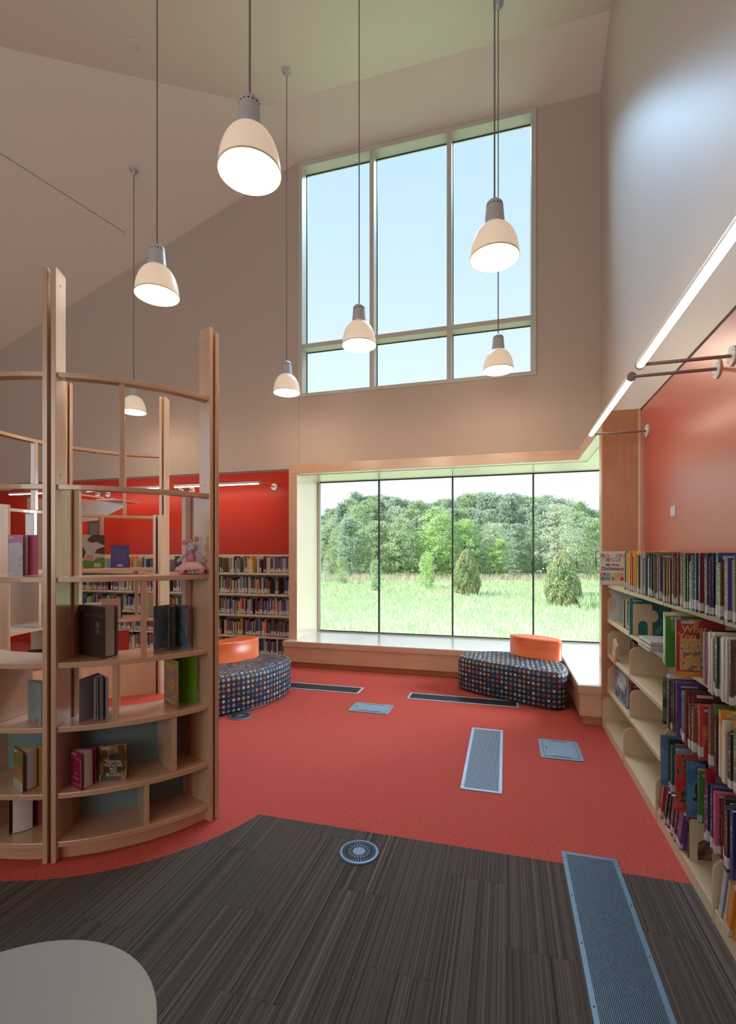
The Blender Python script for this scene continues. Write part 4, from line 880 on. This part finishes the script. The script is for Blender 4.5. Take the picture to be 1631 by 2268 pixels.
# ================================================================== pendant lamps
def pendant_meshes():
    hou = MB().lathe([(.0, .17), (.045, .17), (.055, .158), (.058, .15), (.070, .012), (.074, .0), (.060, 0)], 40)
    holes = MB()
    for k in range(16):
        a = 2*PI*k/16; c, s = math.cos(a), math.sin(a); holes.tube([(.0560*c, .0560*s, .132), (.0598*c, .0598*s, .1315)], .0062, 10)
    S = 192; prof = []
    for i in range(15):
        f = i/14; a = f*PI/2; r = .062 + (.1665-.062)*math.sin(a)**.92; z = 0 - .222*(1-math.cos(a))**.86; prof.append((r, z))
    sh = MB(); vs = []
    for r, z in prof:
        for k in range(S): am = 1 + (.006 if k % 2 else 0); vs.append((r*am*math.cos(2*PI*k/S), r*am*math.sin(2*PI*k/S), z))
    sh.add(vs, [(i*S+k, (i+1)*S+k, (i+1)*S+(k+1) % S, i*S+(k+1) % S) for i in range(14) for k in range(S)])
    rim = MB().lathe([(.1645, -.219), (.170, -.217), (.171, -.226), (.165, -.227), (.1645, -.219)], 64)
    inn = MB().lathe([(.060, -.004)] + [(r-.006, z-.002) for r, z in prof[1:]], 64)
    bulb = MB().ball((0, 0, -.10), (.040, .040, .075), 20, 12)
    return [('housing', hou.mesh('housing', MT['metal'], smooth=True)), ('vent_hole', holes.mesh('vent_hole', MT['black'])), ('lamp_shade', sh.mesh('lamp_shade', MT['shade'], smooth=True)),
            ('rim', rim.mesh('rim', ink((.80, .74, .56)), smooth=True)), ('reflector', inn.mesh('reflector', MT['glow'], smooth=True)), ('bulb', bulb.mesh('bulb', MT['glow'], smooth=True))]
PM = pendant_meshes()
can_me = MB().lathe([(0, -.075), (.009, -.075), (.014, -.045), (.022, -.035), (.022, -.022), (.055, -.018), (.060, -.004), (.060, 0)], 28).mesh('ceiling_canopy', MT['metal'], smooth=True)
lamps = [(-1.34, 2.37, 'largest glowing ribbed pendant lamp, nearest the camera, left of the tall window'), (-2.69, 3.29, 'glowing ribbed pendant lamp above the curved bookcase, second lamp from the left'), (-.075, 3.52, 'glowing ribbed pendant lamp hanging highest before the right pane of the tall window'),
         (-1.40, 4.62, 'glowing ribbed pendant lamp before the left mullion of the tall window'), (-.081, 5.67, 'small glowing pendant lamp before the lower right pane of the tall window'),
         (-2.70, 5.71, 'small glowing pendant lamp just left of the tall window\'s lower corner'), (-5.21, 5.88, 'smallest glowing pendant lamp, seen under the top rail of the curved bookcase')]
for x, y, lb in lamps:
    zb = 3.634+.222
    t = thing('pendant_lamp', lb, 'lamp', (x, y, zb), 0, 'pendant lamps')
    for nm, me in PM: link(nm, me, t)
    zc = min(ceilZ, roofB(x, y))
    link('cord', MB().tube([(0, 0, .168), (0, 0, zc-zb-.03)], .006, 8).mesh('cord', MT['cord'], smooth=True), t)
    cn_ = link('ceiling_canopy', can_me, t, (0, 0, zc-zb))
    d = bpy.data.lights.new('pendant_bulb', 'POINT'); d.energy = 13; d.color = (1, .74, .50); d.shadow_soft_size = .11; lo = bpy.data.objects.new('pendant_bulb', d); C.objects.link(lo); lo.location = (x, y, 3.60)
# round cover plate on the ceiling
px, py = -4.35, 4.9
t = MB().lathe([(0, -.012), (.05, -.012), (.055, 0)], 24)
o = link('sprinkler_cover', t.mesh('sprinkler_cover', MT['ceil']), None, (px, py, min(ceilZ, roofB(px, py)))); tag(o, 'small round cover plate on the sloping ceiling', 'ceiling cover')

# ================================================================== linear wall lights
def linear(p0, p1, wall_axis, label):
    """tube lamp carried by two arms from round wall plates; p0, p1 the ends of the tube"""
    p0, p1 = Vector(p0), Vector(p1); t = thing('linear_wall_light', label, 'lamp', tuple((p0+p1)/2), 0, 'linear wall lights')
    ax = (p1-p0).normalized(); R = .024
    n = 16; q_ = Vector((0, 0, 1)); side = ax.cross(q_)
    def halfring(r, a0, a1, seg): return [(side*math.cos(a)*r + q_*math.sin(a)*r) for a in [a0+(a1-a0)*i/seg for i in range(seg+1)]]
    hs = halfring(R, -.35, PI+.35, 14); hs2 = halfring(R*.82, PI+.35, -.35, 14); poly = hs+hs2
    mb = MB(); vs = [tuple(p0+v) for v in poly]+[tuple(p1+v) for v in poly]; m_ = len(poly)
    mb.add(vs, [(i, (i+1) % m_, m_+(i+1) % m_, m_+i) for i in range(m_)]); part('housing', mb, MT['metal'], t, smooth=False)
    dp = halfring(R*.9, PI+.25, 2*PI-.25, 12); mb = MB(); vs = [tuple(p0+v) for v in dp]+[tuple(p1+v) for v in dp]; m_ = len(dp)
    mb.add(vs, [(i, i+1, m_+i+1, m_+i) for i in range(m_-1)]); part('diffuser', mb, MT['tubelight'], t, smooth=True)
    for p, s in ((p0, 1), (p1, -1)):
        part('end_cap', MB().tube([p-ax*s*.012, p+ax*s*.004], R*1.08, 20), MT['tubemetal'], t)
        w = Vector(p); e_ = p-ax*s*.006
        wpt = Vector((XR, e_.y, e_.z)) if wall_axis == 'x' else Vector((e_.x, YB, e_.z)); dr = (wpt-e_).normalized()
        part('arm', MB().tube([e_, wpt-dr*.004], .0095, 12), MT['tubemetal'], t, smooth=True)
        pl = part('wall_plate', MB().tube([wpt-dr*.009, wpt-dr*.0005], .052, 36), MT['plate'], t)
        sm = MB()
        for sg in (-1, 1): c_ = wpt + Vector((0, 0, 0)) + ax*.03*sg + Vector((0, 0, .022*sg)); sm.tube([c_-dr*.012, c_-dr*.009], .003, 8)
        part('screw', sm, MT['tubemetal'], pl)
    L = (p1-p0).length
    d = bpy.data.lights.new('tube_glow', 'AREA'); d.shape = 'RECTANGLE'; d.size = L*.95; d.size_y = .03; d.energy = 4.5 if wall_axis == 'y' else .6; d.color = (1, .80, .58); o = bpy.data.objects.new('tube_glow', d); C.objects.link(o)
    mid = (p0+p1)/2 - Vector((0, 0, .03)); o.location = mid
    tgt = (Vector((XR, mid.y, 1.9)) if wall_axis == 'x' else Vector((mid.x, YB, 1.9)))
    zdir = -(tgt-mid).normalized(); xdir = ax; ydir = zdir.cross(xdir); o.rotation_euler = Matrix((xdir, ydir, zdir)).transposed().to_euler()
linear((.713, 4.583, 2.60), (.713, 3.177, 2.60), 'x', 'glowing tube light on two arms beside the bay window header, red wall')
linear((.713, 2.98, 2.60), (.713, 1.58, 2.60), 'x', 'glowing tube light nearest the camera, running out of the picture at right')
linear((-3.39, 6.28, 2.59), (-4.82, 6.28, 2.59), 'y', 'glowing tube light over the back bookcase directly left of the bay window')
linear((-5.04, 6.28, 2.59), (-6.47, 6.28, 2.59), 'y', 'glowing tube light on the back wall, seen through the curved bookcase')
linear((-6.69, 6.28, 2.59), (-8.1, 6.28, 2.59), 'y', 'glowing tube light farthest left on the back wall, mostly hidden')
# socket plate on the red wall
sk = thing('wall_socket', 'small steel socket plate on the red wall above the bookcases', 'socket', (XR, 3.92, 1.865))
bevel(part('plate', MB().box((XR-.006, 3.87, 1.828), (XR, 3.97, 1.902)), MT['metal'], sk), .002)
mb = MB()
for yy in (3.895, 3.945): mb.box((XR-.0072, yy-.012, 1.85), (XR-.006, yy+.012, 1.882))
part('insert', mb, MT['plate'], sk)

# ================================================================== floor grilles and boxes
def grille(label, x0, x1, y0, y1, along, n, fm='vent', sm='vent'):
    t = thing('floor_grille', label, 'floor vent', ((x0+x1)/2, (y0+y1)/2, 0), 0, 'floor grilles'); f = .022
    part('well', MB().box((x0+.004, y0+.004, .0002), (x1-.004, y1-.004, .0018)), MT['ventdark'], t)
    fr = MB().box((x0, y0, 0), (x1, y0+f, .006)).box((x0, y1-f, 0), (x1, y1, .006)).box((x0, y0+f, 0), (x0+f, y1-f, .006)).box((x1-f, y0+f, 0), (x1, y1-f, .006))
    bevel(part('frame', fr, MT[fm], t), .0015, 1)
    sl = MB()
    if along == 'y':
        for i in range(n): c = x0+f+(x1-x0-2*f)*(i+.5)/n; w = (x1-x0-2*f)/n*.19; sl.box((c-w, y0+f, .002), (c+w, y1-f, .0052))
    else:
        for i in range(n): c = y0+f+(y1-y0-2*f)*(i+.5)/n; w = (y1-y0-2*f)/n*.25; sl.box((x0+f, c-w, .002), (x1-f, c+w, .0052))
    part('slat', sl, MT[sm], t)
    sc_ = MB(); m = max(2, int((y1-y0 if along == 'y' else x1-x0)/.3)+1)
    for i in range(m):
        for e_ in (0, 1):
            if along == 'y': p = (x0+f/2 if e_ == 0 else x1-f/2, y0+.06+(y1-y0-.12)*i/(m-1))
            else: p = (x0+.06+(x1-x0-.12)*i/(m-1), y0+f/2 if e_ == 0 else y1-f/2)
            sc_.tube([(p[0], p[1], .006), (p[0], p[1], .007)], .0035, 8)
    part('screw', sc_, MT['ventdark'], t)
grille('long grey floor grille crossing from the striped carpet onto the red, bottom right', .28, .545, .9, 2.722, 'y', 36)
grille('pale floor grille on the red carpet in the middle of the room', -.29, -.022, 3.27, 4.455, 'y', 26, 'ventframe_pale', 'ventframe_pale')
grille('shade-darkened floor grille at the foot of the bench, running under the right ottoman', -1.03, .13, 5.17, 5.40, 'x', 26, 'ventframe_pale', 'ventslat_shaded')
grille('shade-darkened floor grille in front of the bench, beside the left ottoman', -2.52, -1.59, 5.20, 5.45, 'x', 26, 'ventframe_pale', 'ventslat_shaded')
def floor_box(label, x0, x1, y0, y1):
    t = thing('floor_box', label, 'floor box', ((x0+x1)/2, (y0+y1)/2, 0), 0, 'floor boxes'); r = .02
    def rr(a, b, c, d, r): return [(cx_+r*math.cos(th), cy_+r*math.sin(th)) for cx_, cy_, s in ((b-r, d-r, 0), (a+r, d-r, 1), (a+r, c+r, 2), (b-r, c+r, 3)) for th in [s*PI/2 + PI/2*i/5 for i in range(6)]]
    bevel(part('flange', MB().prism(rr(x0, x1, y0, y1, r), 0, .007), MT['boxgrey'], t), .003)
    part('groove', MB().prism(rr(x0+.028, x1-.028, y0+.028, y1-.028, .008), .007, .0073), MT['ventdark'], t)
    part('lid', MB().prism(rr(x0+.031, x1-.031, y0+.031, y1-.031, .006), .0071, .0088), MT['boxgrey'], t)
    part('hinge', MB().box((x0+.09, y0+.036, .0088), (x1-.09, y0+.044, .0094)), MT['ventdark'], t); part('hinge', MB().box((x0+.09, y1-.044, .0088), (x1-.09, y1-.036, .0094)), MT['ventdark'], t)
    part('latch', MB().box((x0+.05, (y0+y1)/2-.02, .0088), (x0+.058, (y0+y1)/2+.02, .0094)), MT['ventdark'], t)
floor_box('square pale grey floor box nearer the bench, left of the centre', -1.515, -1.105, 4.60, 4.89)
floor_box('square grey-blue floor box in front of the right bookcases', .26, .57, 3.945, 4.34)
def round_vent(label, x, y, r):
    t = thing('round_floor_vent', label, 'floor vent', (x, y, 0), 0, 'round floor vents')
    part('flange', MB().lathe([(0, .0), (r, .0), (r, .006), (r*.965, .009), (r*.93, .0095)], 48, c=(x, y, 0)).lathe([(r*.93, .0095), (0, .0095)], 48, c=(x, y, 0)), MT['vent'], t)
    sl = MB(); n = 40
    for k in range(n):
        a = 2*PI*k/n; r0 = r*(.32 if k % 2 == 0 else .56); M = Matrix.Translation((x, y, 0)) @ Matrix.Rotation(a, 4, 'Z'); sl.box((r0, -.0042*r/.1, .0092), (r*.86, .0042*r/.1, .0104), mat=M)
    part('slot', sl, MT['ventdark'], t)
round_vent('round grey swirl vent set in the striped carpet', -.735, 2.425, .103)
round_vent('round dark vent on the red carpet beside the left ottoman', -2.455, 4.165, .105)

# ================================================================== ottomans
def catmull(pts, n=8):
    out = []; m = len(pts)
    for i in range(m):
        p0, p1, p2, p3 = (Vector(pts[(i+k-1) % m]) for k in range(4))
        for j in range(n):
            t = j/n; out.append(.5*((2*p1)+(-p0+p2)*t+(2*p0-5*p1+4*p2-p3)*t*t+(-p0+3*p1-3*p2+p3)*t**3))
    return out
def pad(name, foot, z0, z1, rad, mat, root, nseg=5, bot=.0):
    P = catmull(foot); m = len(P); area = sum(P[i].x*P[(i+1) % m].y-P[(i+1) % m].x*P[i].y for i in range(m))
    if area < 0: P = P[::-1]
    nr = []
    for i in range(m): d = (P[(i+1) % m]-P[i-1]).normalized(); nr.append(Vector((-d.y, d.x)))      # inward
    rings = [(bot, z0), (0, z0+bot)] + [(rad*(1-math.cos(a)), z1-rad+rad*math.sin(a)) for a in [PI/2*i/nseg for i in range(nseg+1)]]
    s = [0]
    for i in range(m): s.append(s[-1]+(P[(i+1) % m]-P[i]).length)
    vs = [(P[i].x+nr[i].x*ins, P[i].y+nr[i].y*ins, z) for ins, z in rings for i in range(m)]; fs = []; uv = []
    ln = 0; lens = [0]
    for k in range(1, len(rings)): ln += math.hypot(rings[k][0]-rings[k-1][0], rings[k][1]-rings[k-1][1]); lens.append(ln)
    for k in range(len(rings)-1):
        for i in range(m): fs.append((k*m+i, k*m+(i+1) % m, (k+1)*m+(i+1) % m, (k+1)*m+i)); uv += [(s[i], lens[k]), (s[i+1], lens[k]), (s[i+1], lens[k+1]), (s[i], lens[k+1])]
    topi = tuple((len(rings)-1)*m+i for i in range(m)); fs.append(topi); uv += [(vs[i][0], vs[i][1]) for i in topi]
    fs.append(tuple(range(m))[::-1]); uv += [(vs[i][0], vs[i][1]) for i in tuple(range(m))[::-1]]
    me = bpy.data.meshes.new(name); o_ = root.location; me.from_pydata([(x-o_.x, y-o_.y, z-o_.z) for x, y, z in vs], [], fs); l = me.uv_layers.new(name='UVMap')
    l.data.foreach_set('uv', np.array(uv, dtype=np.float32).ravel()); me.materials.append(mat)
    for p in me.polygons[:-2]: p.use_smooth = True
    return link(name, me, root)
def ottoman(label, foot, bol, ctr):
    t = thing('ottoman', label, 'ottoman', (*ctr, 0), 0, 'curved ottomans with orange back pads')
    pad('seat', foot, .022, .386, .045, MT['fabric'], t, bot=.012)
    ins = [((x-ctr[0])*.93+ctr[0], (y-ctr[1])*.93+ctr[1]) for x, y in foot]; pad('base', ins, 0, .024, .002, MT['black'], t, 2)
    pad('back_pad', bol, .385, .605, .022, MT['vinyl'], t)
ottoman('dark patterned boomerang ottoman with orange back pad, right, against the window bench', [(-.52, 5.72), (-.25, 5.50), (.05, 5.35), (.32, 5.20), (.53, 5.17), (.62, 5.36), (.60, 5.68), (.42, 5.98), (.10, 6.14), (-.22, 6.12), (-.47, 5.97)],
        [(.05, 6.07), (.12, 5.93), (.28, 5.81), (.46, 5.73), (.58, 5.73), (.60, 5.86), (.50, 6.02), (.32, 6.13), (.14, 6.16)], (.12, 5.7))
ottoman('navy patterned ottoman with orange back pad, left, partly behind the curved bookcase', [(-2.70, 4.03), (-2.56, 4.17), (-2.43, 4.37), (-2.345, 4.62), (-2.325, 4.95), (-2.40, 5.16), (-2.62, 5.24), (-2.90, 5.10), (-3.12, 4.75), (-3.12, 4.35), (-2.95, 4.08)],
        [(-3.02, 4.56), (-2.90, 4.63), (-2.80, 4.78), (-2.745, 4.98), (-2.79, 5.13), (-2.93, 5.11), (-3.05, 4.95), (-3.10, 4.72)], (-2.72, 4.65))

# ================================================================== table in the foreground
tb = thing('round_table', 'white-topped round table at the bottom left corner', 'table', (-.945, .652, 0))
TP = [(math.cos(a)*.318-.945, math.sin(a)*.318+.652) for a in [2*PI*i/72 for i in range(72)]]
bevel(part('tabletop', MB().prism(TP, .578, .5999), MT['white'], tb), .002, 2)
part('edge_band', MB().prism([(x*1.003+.945*.003, y*1.003-.652*.003) for x, y in TP], .579, .5985), MT['edge'], tb)
part('pedestal', MB().lathe([(.03, .0), (.03, .578)], 24, c=(-.945, .652, 0)), MT['metal'], tb); part('foot', MB().lathe([(0, 0), (.22, 0), (.22, .01), (.03, .03)], 40, c=(-.945, .652, 0)), MT['metal'], tb)

# ================================================================== outdoors
GZ = -.30
o = link('meadow', MB().box((-90, 7.6, GZ-.2), (60, 130, GZ)).mesh('meadow', MT['ground'])); o['kind'] = 'structure'; o.name = 'ground'
def campt(px, dep):     # point on the ground seen at picture column px, dep metres out
    S_, C_ = math.sin(math.atan(305/1077)), math.cos(math.atan(305/1077)); l = (px-815.5)*dep/1077
    return (-S_*dep+C_*l, C_*dep+S_*l)
def quads(centres, normals_rand, size, rs, stretch=1.0, upright=False):
    n = len(centres); ang = rs.uniform(0, 2*PI, n); el = rs.uniform(-1, 1, n)*(.35 if upright else 1.0)
    nx = np.stack([np.cos(ang)*np.cos(el), np.sin(ang)*np.cos(el), np.sin(el)], 1)
    a = np.cross(nx, np.array([0, 0, 1.0])+rs.normal(0, .15, (n, 3))); a /= np.linalg.norm(a, axis=1, keepdims=True)+1e-6
    b = np.cross(nx, a); s = size*rs.uniform(.6, 1.3, (n, 1))
    a = a*s; b = b*s*stretch
    v = np.stack([centres-a-b*.6, centres+a*.7-b, centres+a*1.1+b*.5, centres-a*.4+b], 1).reshape(-1, 3)
    return v
def qmesh(name, v, mat):
    n = len(v)//4; me = bpy.data.meshes.new(name); me.vertices.add(len(v)); me.vertices.foreach_set('co', v.astype(np.float32).ravel())
    me.loops.add(len(v)); me.loops.foreach_set('vertex_index', np.arange(len(v), dtype=np.int32)); me.polygons.add(n)
    me.polygons.foreach_set('loop_start', np.arange(0, len(v), 4, dtype=np.int32)); me.polygons.foreach_set('loop_total', np.full(n, 4, dtype=np.int32)) if False else None
    me.update(calc_edges=True); me.materials.append(mat); return me
def crown(kind, seed):
    """unit-height tree (1 m tall, scaled up when placed)"""
    rs = np.random.default_rng(seed); cs = []
    if kind == 'pine':
        ncl, per = 170, 46
        zc = rs.uniform(.03, 1.0, ncl)**.92; rad = .17*np.clip(1.15-np.abs(zc-.45)*1.55, .10, 1)**.8; 
    elif kind == 'oak':
        ncl, per = 150, 46
        zc = rs.uniform(.03, 1.0, ncl); rad = .25*np.sqrt(np.clip(1-((zc-.45)/.56)**2, .02, 1))
    else:
        ncl, per = 120, 30
        zc = rs.uniform(.12, 1.0, ncl); rad = .24*np.sqrt(np.clip(1-((zc-.5)/.52)**2, .02, 1))
    th = rs.uniform(0, 2*PI, ncl); rr = rad*np.sqrt(rs.uniform(.1, 1, ncl))
    cen = np.stack([rr*np.cos(th), rr*np.sin(th), zc], 1); cr_ = rs.uniform(.025, .07, ncl)
    pts = np.repeat(cen, per, 0) + rs.normal(0, 1, (ncl*per, 3))*np.repeat(cr_, per)[:, None]*np.array([1, 1, .62])*.62
    pts[:, 2] = np.clip(np.abs(pts[:, 2]), .01, 1.02)
    return quads(pts, None, {'pine': .0092, 'oak': .0098, 'pale': .008}[kind], rs)
def trunk(seed, r=.012):
    rs = np.random.default_rng(seed); mb = MB(); x = np.cumsum(rs.normal(0, .006, 7))
    mb.tube([(x[i], -x[i]*.5, i*.14) for i in range(7)], [r*(1-.11*i) for i in range(7)], 7)
    for k in range(9):
        z = .25+.07*k; a = rs.uniform(0, 2*PI); L = rs.uniform(.08, .2); mb.tube([(x[3]*.5, 0, z), (L*math.cos(a), L*math.sin(a), z+.06)], [r*.35, r*.12], 5)
    return mb
def vm(name, arr, mat):
    n = len(arr)//4; me = bpy.data.meshes.new(name); me.from_pydata(arr.tolist(), [], np.arange(len(arr)).reshape(-1, 4).tolist()); me.materials.append(mat); return me
KIND = {'pine': ('leaf_pine', 'pine'), 'oak': ('leaf_oak', 'oak'), 'pale': ('leaf_pale', 'pale'), 'bright': ('leaf_bright', 'oak')}
CR = {}
for k, (mt, sh) in KIND.items():
    for s in range(3): CR[k, s] = (vm('crown', crown(sh, 11+s*7+len(k)), MT[mt]), trunk(40+s+len(k)).mesh('trunk', MT['bark'], smooth=True))
def tree(name, label, cat, x, y, h, kind, s, wid=1.0, group=None):
    t = thing(name, label, cat, (x, y, GZ), random.uniform(0, 6.28), group); t.scale = (h*wid, h*wid, h)
    link('crown', CR[kind, s][0], t); link('trunk', CR[kind, s][1], t); return t
kind_lb = {'pine': 'dusky green pine', 'oak': 'green broadleaf tree', 'pale': 'pale thin-leaved spring tree', 'bright': 'bright yellow-green young tree'}
kname = {'pine': 'pine_tree', 'oak': 'broadleaf_tree', 'pale': 'broadleaf_tree', 'bright': 'young_tree'}
def pane_of(px): return 'left' if px < 840 else ('second' if px < 1003 else ('third' if px < 1182 else 'right'))
plist = []
sky_px = [(500, 1140), (705, 1140), (745, 1128), (790, 1098), (820, 1094), (850, 1104), (905, 1112), (950, 1122), (1000, 1106), (1050, 1097), (1100, 1094), (1150, 1100), (1200, 1098), (1250, 1104), (1300, 1124), (1335, 1140), (1600, 1140)]
def skyline(px):
    for (a, b), (c, d) in zip(sky_px, sky_px[1:]):
        if a <= px <= c: return b+(d-b)*(px-a)/(c-a)
    return 1140
R2 = random.Random(5)
px = 560
while px < 1500:     # back row against the sky
    dep = R2.uniform(62, 70); top_ = skyline(px) + R2.uniform(-4, 9); plist.append((px, dep, (1230-top_)*dep/1077+1.55-GZ, R2.choice(['pine', 'pine', 'pine', 'oak']), .95, 'in the back row of the wood')); px += R2.uniform(11, 18)
px = 575
while px < 1480:
    dep = R2.uniform(50, 56); top_ = skyline(px)+R2.uniform(16, 44); plist.append((px, dep, (1230-top_)*dep/1077+1.55-GZ, R2.choice(['pine', 'pine', 'oak', 'pale']), 1.0, 'in the middle of the wood')); px += R2.uniform(17, 27)
px = 590
while px < 1460:
    dep = R2.uniform(39, 44); top_ = skyline(px)+R2.uniform(55, 95); plist.append((px, dep, (1230-top_)*dep/1077+1.55-GZ, R2.choice(['pine', 'oak', 'oak', 'pale']), 1.2, 'at the front edge of the wood')); px += R2.uniform(26, 40)
for px, dep, top_, kd in ((965, 38, 1125, 'bright'), (1030, 37.5, 1152, 'bright'), (1105, 37, 1195, 'bright'), (890, 38.5, 1150, 'oak'), (1235, 36.5, 1118, 'pale'), (775, 39, 1150, 'pine'), (1095, 38, 1160, 'pale'), (1320, 37, 1150, 'oak')):
    plist.append((px, dep, (1230-top_)*dep/1077+1.55-GZ, kd, 1.15, 'standing before the wood'))
tl_seen = Counter()
for px, dep, h, kd, wd_, where in plist:
    x, y = campt(px, dep); base = f'{kind_lb[kd]} {where}, through the {pane_of(px)} pane of the bay window'
    o = tree(kname[kd], base, 'tree', x, y, h, kd, R2.randrange(3), wd_, 'trees of the wood behind the meadow')
    tl_seen[base] += 1; o['_b'] = base; o['_p'] = px
tt = {}
for o in C.objects:
    if '_b' in o: tt.setdefault(o['_b'], []).append(o)
for b_, l in tt.items():
    l.sort(key=lambda o: o['_p'])
    for i, o in enumerate(l):
        if len(l) > 1: o['label'] = o['label'].replace(', through', f', {ordn(i+1)} from left, through')
        if len(o['label'].split()) > 16: o['label'] = o['label'].replace(' of the bay window', '').replace('thin-leaved ', '')
        if len(o['label'].split()) > 16: o['label'] = o['label'].replace('yellow-green ', '').replace('through the ', '')
        del o['_b']; del o['_p']
# two rusty cedar bushes in the meadow
def cedar(label, px, dep, h, w, seed):
    x, y = campt(px, dep); rs = np.random.default_rng(seed); n = 11000
    z = rs.uniform(.0, 1, n)**1.15; prof = np.clip(np.where(z < .30, .70+z, 1.0)*(1-np.clip(z, 0, 1)**2.0)**.62, .03, 1)
    th = rs.uniform(0, 2*PI, n); lump = 1+.07*np.sin(5*th+9*z)+.05*np.sin(11*th-17*z); r = .5*w/h*prof*lump*rs.uniform(.72, 1.04, n)
    p = np.stack([r*np.cos(th), r*np.sin(th), z], 1)*h
    t = thing('cedar_bush', label, 'bush', (x, y, GZ), 0, 'cedar bushes in the meadow')
    link('foliage', vm('foliage', quads(p, None, .021, rs, 2.2, True), MT['leaf_cedar']), t)
    link('stem', MB().tube([(0, 0, 0), (0, 0, h*.7)], [.06, .02], 8).mesh('stem', MT['bark']), t)
cedar('rust-tinted cedar bush right of the middle mullion, on bare ground in the meadow', 1034, 22.5, 2.12, 1.30, 3)
cedar('taller rust-tipped cedar bush in the long grass at the right pane', 1246, 17.6, 2.02, 1.28, 4)
# saplings
for i, (px, dep, h, kd, lb) in enumerate([(945, 27, 2.0, 'bright', 'spindly yellow-green sapling left of the middle mullion in the meadow'), (833, 24, 1.6, 'oak', 'thin sapling on a pale mound beside the first mullion'), (757, 31, 1.7, 'oak', 'thin sapling in the meadow through the left pane'), (722, 33, 1.5, 'pale', 'smallest sapling at the far left of the bay window')]):
    x, y = campt(px, dep); tree('sapling', lb, 'sapling', x, y, h, kd, i % 3, .9, 'saplings in the meadow')
for px, dep, w in ((826, 23.8, .55), (990, 22.6, 1.0)):
    x, y = campt(px, dep); o = link('soil_mound', MB().ball((0, 0, 0), (w, w, .13)).mesh('soil_mound', MT['straw'], smooth=True), None, (x, y, GZ)); tag(o, 'pale bare soil mound round the sapling' if px < 900 else 'pale bare soil patch left of the first cedar bush', 'soil')
# overhead wire before the wood
a = campt(860, 40); b_ = campt(1500, 46); o = link('overhead_wire', MB().tube([(a[0], a[1], 4.0), ((a[0]+b_[0])/2, (a[1]+b_[1])/2, 4.2), (b_[0], b_[1], 5.1)], .012, 6).mesh('overhead_wire', MT['plate'])); tag(o, 'thin pale overhead wire crossing in front of the wood', 'wire')
# meadow grass
def blades(name, n, d0, d1, hmin, hmax, mat, pxr=(520, 1560), power=1.0, w=.012, seed=1):
    rs = np.random.default_rng(seed); dep = d0+(d1-d0)*rs.uniform(0, 1, n)**power; px = rs.uniform(*pxr, n)
    S_, C_ = math.sin(math.atan(305/1077)), math.cos(math.atan(305/1077)); l = (px-815.5)*dep/1077
    X = -S_*dep+C_*l; Y = C_*dep+S_*l; k = Y > 7.9; X, Y, dep = X[k], Y[k], dep[k]; n = len(X)
    h = rs.uniform(hmin, hmax, n); a = rs.uniform(0, PI, n); ww = w*(.5+dep/12); dx, dy = np.cos(a)*ww, np.sin(a)*ww; bx_, by_ = rs.normal(0, .3, n)*h, rs.normal(0, .3, n)*h
    v = np.stack([np.stack([X-dx, Y-dy, np.full(n, GZ)], 1), np.stack([X+dx, Y+dy, np.full(n, GZ)], 1), np.stack([X+bx_+dx*.2, Y+by_+dy*.2, GZ+h], 1), np.stack([X+bx_-dx*.2, Y+by_-dy*.2, GZ+h], 1)], 1).reshape(-1, 3)
    return link(name, vm(name, v, mat))
tag(blades('meadow_grass', 42000, 8, 34, .06, .24, MT['grassblade'], power=1.3), 'long bright grass of the meadow outside the bay window', 'grass', None, 'stuff')
tag(blades('dry_grass', 7000, 34, 38, .15, .6, MT['straw'], w=.008, seed=2), 'band of tan dry grass along the foot of the wood', 'grass', None, 'stuff')
tag(blades('tall_grass', 1500, 16.2, 18.6, .25, .55, MT['grassblade'], pxr=(1290, 1380), seed=3), 'clump of tall grass right of the larger cedar bush', 'grass', None, 'stuff')

# lights carry no description of their own
for o in C.objects:
    if o.type in ('LIGHT', 'CAMERA'):
        for k in ('label', 'category'):
            if k in o: del o[k]

for o in C.objects:
    if 'label' in o and not o.parent and not 4 <= len(o['label'].replace('-', ' - ').split()) - 2*o['label'].count('-') <= 16: print('LABEL', len(o['label'].split()), o['label'])
print('NBOOK', sum(o.name.split('.')[0] == 'book' for o in C.objects))
